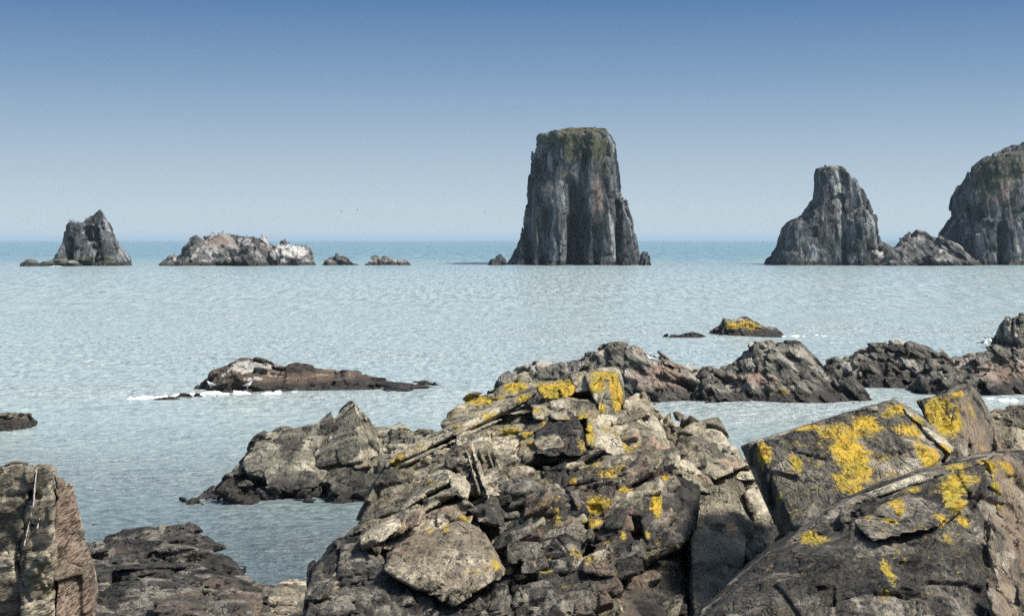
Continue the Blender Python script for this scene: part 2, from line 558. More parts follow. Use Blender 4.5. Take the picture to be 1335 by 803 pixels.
    for scale_, amp_ in ((0.085, 9.0), (0.24, 4.0)):                    # small spalls: flat chips with sharp borders
        vq = t.nodes.new('ShaderNodeVectorMath'); vq.operation = 'SCALE'; t.links.new(bed, vq.inputs[0]); vq.inputs['Scale'].default_value = scale_ / unit
        vo = q.voro(vq.outputs[0], 1.0)
        df = t.nodes.new('ShaderNodeVectorMath'); df.operation = 'SUBTRACT'; t.links.new(vq.outputs[0], df.inputs[0]); t.links.new(vo.outputs['Position'], df.inputs[1])
        cc = t.nodes.new('ShaderNodeVectorMath'); cc.operation = 'SUBTRACT'; t.links.new(vo.outputs['Color'], cc.inputs[0]); cc.inputs[1].default_value = (.5, .5, .5)
        dt = t.nodes.new('ShaderNodeVectorMath'); dt.operation = 'DOT_PRODUCT'; t.links.new(df.outputs[0], dt.inputs[0]); t.links.new(cc.outputs[0], dt.inputs[1])
        hgt = q.math('ADD', hgt, q.math('MULTIPLY', dt.outputs['Value'], amp_))
    hgt = q.math('ADD', hgt, q.math('MULTIPLY', lpres, 0.5))
    bp = t.nodes.new('ShaderNodeBump')
    bp.inputs['Strength'].default_value = bump
    bp.inputs['Distance'].default_value = unit * 2.0
    t.links.new(hgt, bp.inputs['Height'])
    t.links.new(bp.outputs[0], b.inputs['Normal'])
    return m

def plain_mat(name, col, rough=0.7, var=0.25, scale=6.0):
    m, t, b = nodes_of(name)
    q = NB(t)
    geo = t.nodes.new('ShaderNodeNewGeometry')
    n = q.noise(geo.outputs['Position'], scale, 4, 0.6)
    q.put(b.inputs['Base Color'], q.mix(n, tuple(c * (1 - var) for c in col), tuple(min(1, c * (1 + var)) for c in col)))
    b.inputs['Roughness'].default_value = rough
    return m

# ------------------------------------------------------------------ the sea
def sea():
    Ys = list(np.geomspace(26, 420, 520)) + list(np.geomspace(428, 90000, 90))
    Ys = np.array(Ys)
    nx = 330
    us = np.linspace(-1, 1, nx)
    half = 0.42 * Ys + 9
    X = us[None, :] * half[:, None]
    Yg = np.repeat(Ys[:, None], nx, 1)
    P = np.stack([X.ravel(), Yg.ravel(), np.zeros(X.size)], 1)
    z = np.zeros(len(P))
    rs = random.Random(5)
    for lam, amp, seed in ((7.0, 0.10, 1), (3.1, 0.060, 2), (1.5, 0.030, 3), (0.8, 0.012, 4)):
        L = np.stack([P[:, 0] / (lam * 1.7) + P[:, 1] / (lam * 5), P[:, 1] / lam, np.full(len(P), seed * 3.7)], 1)
        fade = np.clip(1.6 - 0.006 * P[:, 1] / lam, 0, 1)
        n = vnoise(L, seed)
        z += amp * fade * (1.2 * n + 0.8 * (1 - np.abs(vnoise(L * 1.31 + 5, seed + 40))*2))
    P[:, 2] = z - 0.05
    i = np.arange(len(Ys) - 1)[:, None] * nx + np.arange(nx - 1)[None, :]
    Q = np.stack([i, i + 1, i + nx + 1, i + nx], 2).reshape(-1, 4)
    m, t, b = nodes_of('sea_water')
    q = NB(t)
    geo = t.nodes.new('ShaderNodeNewGeometry')
    pos = geo.outputs['Position']
    b.inputs['IOR'].default_value = 1.33
    b.inputs['Roughness'].default_value = 0.22
    sy = t.nodes.new('ShaderNodeSeparateXYZ'); t.links.new(pos, sy.inputs[0])
    Y = sy.outputs['Y']
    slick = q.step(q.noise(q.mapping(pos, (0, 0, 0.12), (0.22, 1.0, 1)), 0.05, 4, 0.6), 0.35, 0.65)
    pale_sheen = q.mix(slick, (0.36, 0.442, 0.435), (0.43, 0.508, 0.496))          # body colour paled in place of the bright sky reflection
    near_dim = q.mix(q.step(Y, 30.0, 75.0), (0.11, 0.145, 0.15), pale_sheen)         # darkened toward the shore: dimming of the near view painted in
    body = q.mix(q.step(q.math('ADD', Y, q.math('MULTIPLY', q.math('SUBTRACT', q.noise(q.mapping(pos, (0, 0, 0), (0.02, 0.006, 1)), 1.0, 3, 0.6), 0.5), 400.0)), 200.0, 850.0), near_dim, (0.185, 0.315, 0.345))
    ripple_shade = q.mix(q.step(Y, 45.0, 95.0), q.noise(q.mapping(pos, (0, 0, 0.02), (2.6, 3.2, 1)), 1.0, 4, 0.74), q.noise(q.mapping(pos, (0, 0, 0.02), (2.4, 0.9, 1)), 1.0, 4, 0.74))
    ripple_shade = q.mix(q.step(Y, 110.0, 240.0), ripple_shade, q.noise(q.mapping(pos, (0, 0, 0.01), (1.1, 0.11, 1)), 1.0, 4, 0.76))
    ripple_shade = q.mix(q.step(Y, 350.0, 800.0), ripple_shade, q.noise(q.mapping(pos, (0, 0, 0.0), (0.3, 0.014, 1)), 1.0, 4, 0.76))
    q.put(b.inputs['Base Color'], q.mix(1.0, body, q.mix(q.step(ripple_shade, 0.30, 0.70), (0.50, 0.56, 0.59), (1.25, 1.21, 1.19)), 'MULTIPLY'))    # light and dark of the wavelets painted into the colour    # deep water beyond the stacks
    n0 = q.noise(q.mapping(pos, (0, 0, 0.03), (0.45, 1.0, 1)), 0.25, 3, 0.6)
    n1 = q.noise(q.mapping(pos, (0, 0, 0.04), (0.5, 1.0, 1)), 1.1, 3, 0.6, 0.1)
    n2 = q.noise(q.mapping(pos, (0, 0, -0.05), (0.6, 1.0, 1)), 3.2, 4, 0.65, 0.1)
    n3 = q.noise(q.mapping(pos, (0, 0, 0.05), (0.7, 1.0, 1)), 9.0, 3, 0.6)
    hgt = q.math('ADD', q.math('ADD', q.math('MULTIPLY', n0, 0.9), q.math('MULTIPLY', n1, 0.62)), q.math('ADD', q.math('MULTIPLY', n2, 0.36), q.math('MULTIPLY', n3, 0.10)))
    bp = t.nodes.new('ShaderNodeBump')
    q.put(bp.inputs['Strength'], q.math('ADD', 0.42, q.math('MULTIPLY', slick, 0.48)))
    bp.inputs['Distance'].default_value = 1.3
    t.links.new(hgt, bp.inputs['Height'])
    t.links.new(bp.outputs[0], b.inputs['Normal'])
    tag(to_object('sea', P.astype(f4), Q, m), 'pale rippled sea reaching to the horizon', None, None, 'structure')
sea()
print('sea', time.time() - T0)


# ------------------------------------------------------------------ sea air
def haze(density):
    x, y0, y1, z0, z1 = 45000.0, -60.0, 95000.0, -4.0, 54.0
    V = np.array([(sx * x, yy, zz) for zz in (z0, z1) for yy in (y0, y1) for sx in (-1, 1)], f4)
    Q = np.array([(0, 2, 3, 1), (4, 5, 7, 6), (0, 1, 5, 4), (2, 6, 7, 3), (0, 4, 6, 2), (1, 3, 7, 5)], np.uint32)
    m = bpy.data.materials.new('sea_air'); m.use_nodes = True
    t = m.node_tree; t.nodes.clear()
    o = t.nodes.new('ShaderNodeOutputMaterial'); v = t.nodes.new('ShaderNodeVolumePrincipled')
    v.inputs['Color'].default_value = (0.62, 0.82, 0.97, 1)
    v.inputs['Density'].default_value = density
    v.inputs['Anisotropy'].default_value = 0.0
    t.links.new(v.outputs[0], o.inputs['Volume'])
    tag(to_object('haze', V, Q, m, smooth=False), 'thin pale sea haze', None, None, 'stuff')
HAZE = 0.00008
# ------------------------------------------------------------------ rock colours
BED_MAIN = frame((-0.40, -0.38, 0.83))
BED_FLAT = frame((-0.22, -0.30, 0.93))
BED_RIGHT = frame((-0.72, -0.35, 0.60), (0, 0.3, 1))
BED_SKERRY = frame((0.62, -0.30, 0.73))
BED_STACK = frame((0.96, -0.25, 0.12), (0, 0, 1))
BED_LOW = frame((0.25, -0.35, 0.9))
BED_PILLAR = frame((0.95, -0.30, 0.06), (0.05, 0, 1))

M_MAIN = rock_mat('outcrop_stone', (0.052, 0.048, 0.036), (0.205, 0.180, 0.126), (0.42, 0.37, 0.270), (0.225, 0.172, 0.122), 0.013, BED_MAIN)
M_OLIVE = rock_mat('olive_stone', (0.11, 0.102, 0.074), (0.295, 0.268, 0.190), (0.48, 0.435, 0.325), (0.37, 0.265, 0.19), 0.013, BED_MAIN)
M_RIGHT = rock_mat('boulder_stone', (0.034, 0.033, 0.026), (0.125, 0.116, 0.090), (0.35, 0.315, 0.245), (0.30, 0.225, 0.16), 0.011, BED_RIGHT)
M_LEFT = rock_mat('pillar_stone', (0.08, 0.075, 0.056), (0.225, 0.200, 0.145), (0.36, 0.32, 0.235), (0.285, 0.205, 0.155), 0.010, BED_FLAT)
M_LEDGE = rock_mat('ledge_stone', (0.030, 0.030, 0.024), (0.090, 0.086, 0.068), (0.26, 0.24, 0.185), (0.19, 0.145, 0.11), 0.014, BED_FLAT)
M_SHADED = rock_mat('dark_shaded_stone', (0.016, 0.016, 0.014), (0.056, 0.053, 0.044), (0.19, 0.175, 0.14), (0.17, 0.13, 0.095), 0.014, BED_MAIN)  # dark stone; shading toward the bottom of the view is put into its colour
M_SHADED_BOULDER = rock_mat('dark_shaded_boulder_stone', (0.018, 0.018, 0.016), (0.064, 0.060, 0.049), (0.24, 0.215, 0.17), (0.24, 0.18, 0.125), 0.011, BED_MAIN)  # dark boulder stone with the shading of its low front painted in
M_NEAR = rock_mat('islet_stone', (0.055, 0.053, 0.042), (0.175, 0.165, 0.122), (0.36, 0.33, 0.245), (0.30, 0.22, 0.155), 0.030, BED_MAIN, tide=0.55)
M_SKERRY = rock_mat('skerry_stone', (0.045, 0.044, 0.037), (0.150, 0.145, 0.118), (0.35, 0.33, 0.275), (0.29, 0.205, 0.16), 0.047, BED_SKERRY, tide=0.75, band=4.0)
M_WEED = rock_mat('weedy_stone', (0.035, 0.029, 0.022), (0.100, 0.080, 0.060), (0.22, 0.185, 0.145), (0.165, 0.115, 0.075), 0.05, BED_LOW, tide=0.5)
M_FAR = rock_mat('far_stone', (0.017, 0.024, 0.029), (0.074, 0.084, 0.088), (0.23, 0.238, 0.238), (0.25, 0.19, 0.16), 0.32, BED_STACK, tide=1.4,
                 lichen=((0.050, 0.058, 0.024), (0.085, 0.066, 0.036)), pale=(0.62, 0.62, 0.58), band=2.5)
M_FARLOW = rock_mat('far_low_stone', (0.028, 0.032, 0.034), (0.118, 0.117, 0.111), (0.34, 0.33, 0.31), (0.23, 0.185, 0.15), 0.32, BED_SKERRY, tide=1.2,
                    lichen=((0.085, 0.085, 0.04), (0.12, 0.09, 0.045)), pale=(0.70, 0.69, 0.65), band=2.0)

def build(root, name, parts, mat, stages, fr, seed, blobs=None, base=(0, 0, 0), label=None, solids=(), own=None, margin=0.1):
    g = stages[4] * stages[0] if len(stages) > 4 else 0.0
    V, T = joinm([swell(v, t, g) if len(t) < 120 else (v, t) for v, t in parts])
    V, Q, tint = sculpt(V, T, stages, fr, seed)
    if solids: V, Q, tint = cull_buried(V, Q, tint, [s for s in solids if s is not own], margin)
    o = to_object(name, V, Q, mat, root, root.location, make_marks(V, tint, blobs, base))
    if label: o['label'] = label
    return o

QUEUE = []
def part(*a, **k): QUEUE.append((a, k))
def flush(margin):
    """build the queued parts of one rock, leaving out the faces buried in its other stones"""
    sol = []
    for a, k in QUEUE:
        for V, T in a[2]:
            if len(T) < 120: sol.append((a, planes_of(V, T)))
    for a, k in QUEUE:
        build(*a, **k, solids=[s for b_, s in sol if b_ is not a], margin=margin)
    QUEUE.clear()

AD = 0.06
def stg(u, k=1.0, strata=1.0, crack=1.0):
    """broken jointed stone; u = voxel size"""
    return (u, 12, AD, [('plane', (u * 40, u * 36, u * 26), u * 2.4 * k), ('chip', (u * 21, u * 17, u * 10), .5, u * 4.2 * k, .13 * k, u * .9 * crack),
            ('chip', (u * 9, u * 8, u * 4.2), .32, u * 2.0 * k, .13 * k, u * .3 * crack), ('plane', (u * 6, u * 6, u * 4), u * .22 * k)], 1.3 * k)

def smooth_stg(u, k=1.0, strata=0.4):
    """broad unbroken faces with long joints and a few spalls"""
    return (u, 12, AD, [('plane', (u * 60, u * 50, u * 40), u * 1.6 * k), ('chip', (u * 34, u * 27, u * 12), .34, u * 2.0 * k, .03 * k, u * 1.2),
            ('chip', (u * 13, u * 11, u * 4.5), .2, u * 1.3 * k, .03 * k, u * .2), ('plane', (u * 8, u * 8, u * 5), u * .16 * k)], .8 * k)

def layer_stg(u, k=1.0):
    """thin tilted layers broken back step by step"""
    return (u, 16, AD, [('plane', (u * 60, u * 50, u * 40), u * 3.0), ('chip', (u * 34, u * 24, u * 6), .6, u * 8 * k, .03, u * .9), ('chip', (u * 20, u * 14, u * 2.8), .55, u * 3.4 * k, .03, u * .6),
            ('chip', (u * 10, u * 8, u * 4), .3, u * 1.6 * k, .06, 0), ('plane', (u * 6, u * 6, u * 4), u * .2)], 2.4 * k)

# ------------------------------------------------------------------ lichen-crowned outcrop in the middle of the shore
DM = lambda py: 22.3 - (py - 478) * 0.0155
def om(spec, back=1.0, sink=0.12): return block(spec, DM, back * .8, sink, .9)
U = 0.027
root = thing('rock_outcrop', 'large fractured grey outcrop with a yellow lichen crown, middle of the near shore', 'rock', tuple(pt(680, 803, 19.0) - np.array([0, 0, 1.0])))
CREST = [(0, 605, 517, 16, 8, .7), (0, 630, 517, 30, 6, .75), (0, 662, 504, 14, 8, .7), (0, 640, 527, 40, 10, .4), (0, 615, 519, 28, 6, .55), (0, 650, 515, 20, 9, .5), (0, 672, 500, 24, 9, .75), (0, 712, 499, 22, 6, .9), (0, 590, 530, 20, 8, .35), (0, 690, 510, 20, 10, .4)]
part(root, 'rock_mass', [
    om([(405, 800, .3), (440, 715, .5), (500, 645, .55), (560, 575, .6), (600, 552, .7), (700, 525, .85), (700, 803, .6), (400, 803, .2)], 2.6),
    om([(620, 545, .8), (700, 525, .8), (765, 512, .9), (812, 548, .9), (850, 562, .8), (880, 622, .8), (890, 803, .6), (640, 803, .6)], 2.6),
    om([(850, 566, 1.2), (905, 612, 1.2), (960, 625, 1.2), (1030, 718, 1.1), (1040, 803, 1.0), (880, 803, .8)], 2.0),
    om([(935, 612, .85), (985, 606, 1.05), (1028, 640, 1.05), (1042, 725, .9), (935, 730, .6)], 1.2),
    om([(842, 540, .95), (862, 549, 1.05), (886, 564, 1.1), (906, 561, 1.15), (925, 622, .9), (848, 622, .7)], 1.2)],
    M_MAIN, stg(U * 1.5), BED_MAIN, 11)
# knobs behind the pale ledge
for k, spec in enumerate(([(574, 552, .9), (580, 536, .9), (592, 525, .9), (612, 513, 1.0), (642, 512, 1.05), (652, 532, .7), (600, 558, .6), (580, 564, .7)],
                          [(640, 517, 1), (652, 503, 1.0), (664, 497, 1.1), (684, 488, 1.1), (693, 500, 1), (689, 520, .7), (650, 532, .7)],
                          [(690, 505, 1.1), (700, 495, 1.2), (720, 494, 1.2), (739, 503, 1.0), (690, 518, .8), (725, 516, .8)])):
    part(root, 'knob', [om(spec, .8)], M_OLIVE, stg(U, .9), BED_MAIN, 21 + 200 * k, CREST + [(2, 670, 520, 25, 10, .5), (2, 680, 500, 10, 14, .5)], (0.2, 0.08, 0.2), 'weathered knob speckled with orange lichen')
# the thin pale ledge running up to the crown
part(root, 'ledge', [om([(496, 603, .1), (600, 555, .1), (700, 507, .2), (505, 610, .16), (610, 561, .16), (700, 514, .25), (507, 595, .75), (602, 547, .75), (700, 499, .85)], .25, .3)],
     M_OLIVE, smooth_stg(U, .6), BED_MAIN, 22, [(0, 520, 592, 22, 8, .55), (0, 548, 580, 18, 6, .4), (0, 640, 538, 26, 8, .4), (0, 690, 515, 20, 8, .6), (0, 610, 553, 40, 5, .4)], (0.14, .5, .12), 'thin pale ledge edged with lichen')
part(root, 'ledge', [om([(520, 605, .12), (600, 569, .12), (690, 527, .2), (525, 609, .2), (690, 533, .3), (530, 600, .5), (690, 521, .6)], .3, .3)], M_OLIVE, smooth_stg(U, .8), BED_MAIN, 23, [(0, 670, 535, 18, 7, .45)], (0, .12, .15))
part(root, 'slab', [om([(696, 507, .2), (742, 489, .3), (763, 484, .5), (750, 516, .2), (712, 524, .1), (738, 523, .12)], .6)], M_OLIVE, smooth_stg(U), BED_MAIN, 24,
     [(0, 722, 508, 34, 18, .95), (0, 740, 500, 20, 14, .8)], (0.1, 0, .2), 'slab face under yellow lichen')
part(root, 'block', [om([(743, 489, .33), (762, 484, .4), (774, 498, .28), (772, 513, .28), (747, 515, .28)], .8)], M_OLIVE, smooth_stg(U), BED_MAIN, 25, [(0, 765, 486, 10, 5, .5)], (0, 0, .2))
part(root, 'block', [om([(764, 490, .25), (770, 482, .6), (790, 477, .75), (808, 480, .55), (817, 516, .5), (813, 540, .4), (800, 549, .05), (786, 546, .05), (775, 520, .1), (801, 492, .05)], .9)],
     M_OLIVE, smooth_stg(U), BED_MAIN, 26, [(0, 788, 484, 26, 8, 1.0), (0, 775, 500, 12, 18, .95), (0, 808, 505, 11, 40, 1.0), (0, 782, 528, 7, 14, .7), (0, 809, 530, 8, 20, 1.0), (2, 793, 500, 8, 7, .7)], (0, 0, .05),
     'crowning block coated in yellow lichen')
part(root, 'block', [om([(690, 526, .0), (740, 519, .02), (777, 524, .0), (788, 545, -.02), (740, 548, -.14), (698, 545, -.1)], .8)], M_OLIVE, stg(U, .7), BED_MAIN, 27,
     [(0, 700, 530, 14, 7, .5), (0, 750, 545, 28, 8, .55), (2, 775, 535, 14, 9, .9)], (0.16, .1, .3))
part(root, 'knob', [om([(816, 522, .5), (828, 508, .6), (845, 511, .6), (852, 535, .5), (845, 547, .3), (814, 547, .3)], .7)], M_OLIVE, stg(U, 1.0), BED_PILLAR, 28, None, (0, .15, .4), 'pale pinkish knob beside the crown')
# smooth grey slab below the crown
part(root, 'slab', [om([(765, 536, .02), (795, 546, .02), (852, 534, .3), (860, 546, .3), (884, 620, -.08), (842, 612, -.3), (790, 592, -.32), (764, 582, -.26)], .9)],
     M_OLIVE, smooth_stg(U, .7), BED_RIGHT, 29, [(0, 762, 556, 10, 22, .85), (0, 772, 568, 8, 12, .6), (0, 835, 578, 14, 8, .5), (2, 872, 590, 10, 40, .8), (0, 790, 560, 40, 20, .3), (0, 830, 600, 30, 20, .3)], (0.12, .3, .05), 'smooth pale grey slab')
part(root, 'slab', [om([(798, 548, -.08), (822, 540, -.02), (850, 535, .1), (852, 540, .05), (815, 555, -.12), (798, 556, -.15)], .3)], M_MAIN, smooth_stg(U, .5), BED_RIGHT, 30)
part(root, 'block', [om([(700, 562, -.08), (733, 533, .0), (752, 542, -.12), (773, 592, -.22), (746, 598, -.32), (700, 592, -.3)], .8)], M_SHADED, smooth_stg(U), BED_RIGHT, 31, [(0, 762, 580, 7, 18, .5)], (0, 0, -.4), 'dark wedge shaped block')
part(root, 'block', [om([(675, 566, .02), (712, 530, .12), (728, 532, .08), (708, 558, -.16), (684, 572, -.1)], .5)], M_MAIN, smooth_stg(U, .7), BED_RIGHT, 32, [(0, 690, 565, 20, 5, .75), (0, 715, 548, 14, 9, .5)], (0, .12, 0), 'bluish grey plate')
part(root, 'block', [om([(538, 592, .2), (575, 568, .3), (642, 553, .3), (690, 545, .2), (722, 562, .0), (732, 598, -.22), (660, 624, -.2), (600, 602, -.1), (560, 607, 0)], 1.0)],
     M_MAIN, stg(U, 1.0), BED_MAIN, 33, [(0, 660, 560, 22, 8, .6), (0, 672, 575, 14, 10, .5), (0, 610, 563, 12, 8, .5), (0, 700, 575, 18, 8, .55), (0, 655, 600, 12, 14, .35)], (0.15, 0.06, 0))
part(root, 'block', [om([(498, 608, .3), (560, 572, .3), (592, 592, .1), (576, 642, .0), (520, 668, .0), (470, 692, .2), (448, 708, .35)], 1.0)], M_MAIN, stg(U, 1.0), BED_MAIN, 34, [(0, 530, 602, 20, 6, .4)], (0, .08, .05))
part(root, 'block', [om([(585, 582, -.1), (605, 568, 0), (662, 590, -.1), (668, 632, -.3), (640, 657, -.4), (600, 652, -.32), (583, 610, -.2)], .8)], M_MAIN, stg(U, .8), BED_PILLAR, 35, [(0, 645, 605, 16, 14, .35)], (0, .2, .1))
for i in range(6):                                                       # the upright ribs
    x0, y0, x1, y1 = 602 + 10 * i, 574 + 3.5 * i, 626 + 8.5 * i, 655 - 5 * i
    part(root, 'rib', [om([(x0, y0, -.12), (x0 + 5, y0 - 1, -.1), (x1, y1, -.48), (x1 + 5, y1 - 2, -.46), (x0 + 1, y0 + 8, -.2), (x1 - 4, y1 - 12, -.46)], .35)], M_OLIVE, smooth_stg(U, .3), BED_PILLAR, 40 + i, None, (0, .3, .1))
# layered ledges at the lower side
part(root, 'ledge', [om([(474, 704, -.2), (595, 631, -.5), (603, 643, -.5), (482, 714, -.2), (503, 682, .2), (592, 619, .1)], .8)], M_OLIVE, layer_stg(U, .35), BED_MAIN, 50, [(0, 575, 642, 18, 6, .35)], (0, .42, .05), 'long pale ledge of thin layers')
part(root, 'ledge', [om([(510, 668, -.12), (582, 615, -.3), (594, 627, -.32), (513, 680, -.16), (530, 648, .2), (575, 611, .2)], .6)], M_OLIVE, layer_stg(U, .35), BED_MAIN, 51, [(0, 560, 625, 20, 6, .45)], (0, .4, .08))
part(root, 'block', [om([(588, 624, -.3), (598, 616, -.2), (612, 632, -.36), (608, 652, -.45), (590, 640, -.42)], .5)], M_OLIVE, smooth_stg(U), BED_MAIN, 52, None, (0, .2, 0), 'pale cube at the end of the ledge')
part(root, 'block', [om([(484, 708, -.2), (560, 668, -.3), (603, 646, -.42), (624, 662, -.42), (614, 692, -.42), (540, 702, -.36), (498, 738, -.36)], .9)], M_MAIN, stg(U, 1.3), BED_MAIN, 53,
     [(0, 610, 672, 12, 8, .6), (0, 600, 688, 12, 7, .5), (0, 560, 690, 10, 5, .3), (2, 590, 655, 25, 15, .6)], (0, 0, .2))
part(root, 'slab', [om([(498, 724, -.3), (545, 692, -.34), (600, 670, -.42), (627, 684, -.42), (657, 744, -.42), (650, 754, -.52), (610, 767, -.52), (590, 790, -.32), (560, 767, -.36), (504, 742, -.42)], .9)],
     M_MAIN, smooth_stg(U, 1.3), BED_MAIN, 54, [(0, 586, 684, 10, 6, .7), (0, 646, 733, 10, 14, .55), (0, 620, 740, 20, 8, .35)], (0, 0.05, .42), 'broad brown slab')
part(root, 'block', [om([(402, 748, .02), (440, 706, .1), (470, 700, .1), (502, 742, -.1), (547, 792, -.1), (547, 830, -.1), (392, 830, -.1), (397, 772, 0)], 1.2)], M_SHADED, stg(U, 1.0, .8), BED_MAIN, 55)
part(root, 'block', [om([(543, 768, -.02), (620, 775, -.08), (662, 764, -.08), (672, 830, -.1), (540, 830, -.1)], .9)], M_SHADED, stg(U, 1.2, .8), BED_MAIN, 56)
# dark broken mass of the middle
part(root, 'block', [om([(613, 664, -.3), (680, 619, -.3), (737, 602, -.36), (742, 642, -.56), (700, 682, -.62), (655, 692, -.52), (630, 682, -.46)], .9)], M_SHADED, stg(U, 1.4), BED_MAIN, 60, [(0, 660, 655, 10, 8, .2)], (0, 0, -.3))
part(root, 'block', [om([(657, 692, -.4), (700, 652, -.62), (742, 642, -.66), (772, 692, -.62), (762, 764, -.5), (680, 764, -.4), (663, 732, -.36)], .9)], M_SHADED, stg(U, 1.4), BED_MAIN, 61,
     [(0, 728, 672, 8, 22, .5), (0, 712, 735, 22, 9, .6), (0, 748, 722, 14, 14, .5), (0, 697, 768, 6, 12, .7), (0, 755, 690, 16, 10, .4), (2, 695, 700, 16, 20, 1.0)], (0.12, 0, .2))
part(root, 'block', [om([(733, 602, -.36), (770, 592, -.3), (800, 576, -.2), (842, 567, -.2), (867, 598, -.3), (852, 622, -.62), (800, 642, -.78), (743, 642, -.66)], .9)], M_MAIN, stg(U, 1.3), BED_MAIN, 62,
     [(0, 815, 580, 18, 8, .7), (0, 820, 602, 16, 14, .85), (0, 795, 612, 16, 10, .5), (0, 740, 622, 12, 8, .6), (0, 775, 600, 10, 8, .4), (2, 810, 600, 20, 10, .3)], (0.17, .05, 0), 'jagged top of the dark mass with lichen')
part(root, 'block', [om([(743, 642, -.72), (800, 626, -.82), (850, 617, -.72), (863, 600, -.42), (869, 650, -.62), (842, 722, -.62), (800, 752, -.56), (763, 742, -.56)], .9)], M_SHADED, stg(U, 1.3), BED_MAIN, 63,
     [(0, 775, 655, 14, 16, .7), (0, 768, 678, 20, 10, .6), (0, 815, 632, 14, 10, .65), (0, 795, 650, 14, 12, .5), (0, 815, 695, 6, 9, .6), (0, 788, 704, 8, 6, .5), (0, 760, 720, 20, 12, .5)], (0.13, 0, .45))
part(root, 'block', [om([(833, 642, -.62), (868, 622, -.66), (907, 636, -.52), (904, 692, -.52), (880, 724, -.46), (843, 722, -.52)], .9)], M_SHADED, smooth_stg(U, 1.6), BED_MAIN, 64,
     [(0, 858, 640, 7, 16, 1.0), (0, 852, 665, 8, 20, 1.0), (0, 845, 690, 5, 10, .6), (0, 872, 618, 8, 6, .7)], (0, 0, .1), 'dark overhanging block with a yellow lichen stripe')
part(root, 'block', [om([(663, 764, -.2), (760, 752, -.4), (812, 737, -.42), (802, 830, -.3), (660, 830, -.1)], 1.0)], M_SHADED, stg(U, 1.3), BED_MAIN, 65, [(0, 740, 755, 16, 7, .35)], (0, 0, .3))
part(root, 'block', [om([(808, 742, -.2), (850, 716, -.2), (887, 737, -.1), (899, 782, 0), (899, 830, 0), (798, 830, -.2)], 1.0)], M_SHADED, smooth_stg(U, 1.6), BED_MAIN, 66, [(0, 832, 715, 7, 12, .8)], (0, 0, .45))
# pale slabs on the sheltered side
part(root, 'block', [om([(872, 592, .5), (884, 563, .8), (905, 551, .9), (936, 544, .9), (951, 570, .7), (970, 606, .6), (932, 627, .2), (890, 614, .1)], .9)], M_OLIVE, smooth_stg(U, 1.2), BED_RIGHT, 70, [(2, 958, 600, 16, 10, .7)], (0, .08, .1), 'olive wedge shaped block')
r_ = random.Random(3)
for k, (x, y, s, d) in enumerate([(858, 538, 8, 1.0), (866, 548, 9, .9), (862, 560, 9, .7), (876, 556, 10, .9), (874, 570, 9, .7), (886, 545, 9, 1.1), (896, 552, 9, 1.0), (905, 549, 10, 1.0), (855, 527, 6, 1.0)]):
    c = pt(x, y, DM(y) + d); q_ = s * c[1] / F
    part(root, 'boulder', [hull([c + q_ * np.array([r_.uniform(-1, 1), r_.uniform(-1, 1), r_.uniform(-.9, .9)]) * 1.25 for _ in range(11)])], M_OLIVE if k in (0, 5) else M_MAIN, smooth_stg(U, .6), BED_MAIN, 80 + k)
part(root, 'slab', [om([(856, 562, .3), (872, 572, .3), (927, 622, .1), (937, 642, .0), (900, 642, -.12), (880, 622, -.12)], .8)], M_OLIVE, stg(U, .5), BED_RIGHT, 90, [(2, 880, 596, 12, 20, 1.0), (2, 915, 618, 22, 9, 1.0), (0, 875, 617, 9, 5, .5)], (0, .2, .1), 'pale slab crossed by a pink seam')
part(root, 'slab', [om([(903, 642, .0), (925, 632, .1), (962, 642, .1), (975, 692, .0), (967, 762, -.1), (932, 802, -.2), (903, 832, -.2), (898, 700, 0)], .9)], M_OLIVE, smooth_stg(U, 1.0, 1.0), BED_FLAT, 91, [(2, 955, 680, 10, 40, .6)], (0, .1, 0), 'upright grey slab')
part(root, 'slab', [om([(953, 664, .3), (965, 658, .3), (1002, 727, .2), (974, 730, .2)], .5)], M_LEDGE, smooth_stg(U), BED_RIGHT, 92)
part(root, 'slab', [om([(970, 642, .5), (990, 626, .6), (1010, 642, .6), (1037, 716, .4), (1002, 730, .3), (984, 692, .3)], .9)], M_OLIVE, smooth_stg(U, 1.2), BED_RIGHT, 93, [(2, 1015, 710, 18, 14, .5)], (0, 0, .1))
part(root, 'block', [om([(938, 622, .5), (965, 607, .6), (987, 600, .7), (1003, 627, .6), (972, 648, .4), (943, 647, .3)], .7)], M_OLIVE, stg(U, 1.3), BED_MAIN, 94, None, (0, .15, .15))
part(root, 'slab', [om([(925, 806, -.4), (962, 757, -.3), (985, 722, -.1), (1032, 714, .0), (1014, 745, -.4), (965, 800, -.7), (930, 830, -.7)], .9)], M_MAIN, stg(U, .6), BED_MAIN, 95, None, (0, .1, 0))
flush(U * 8)
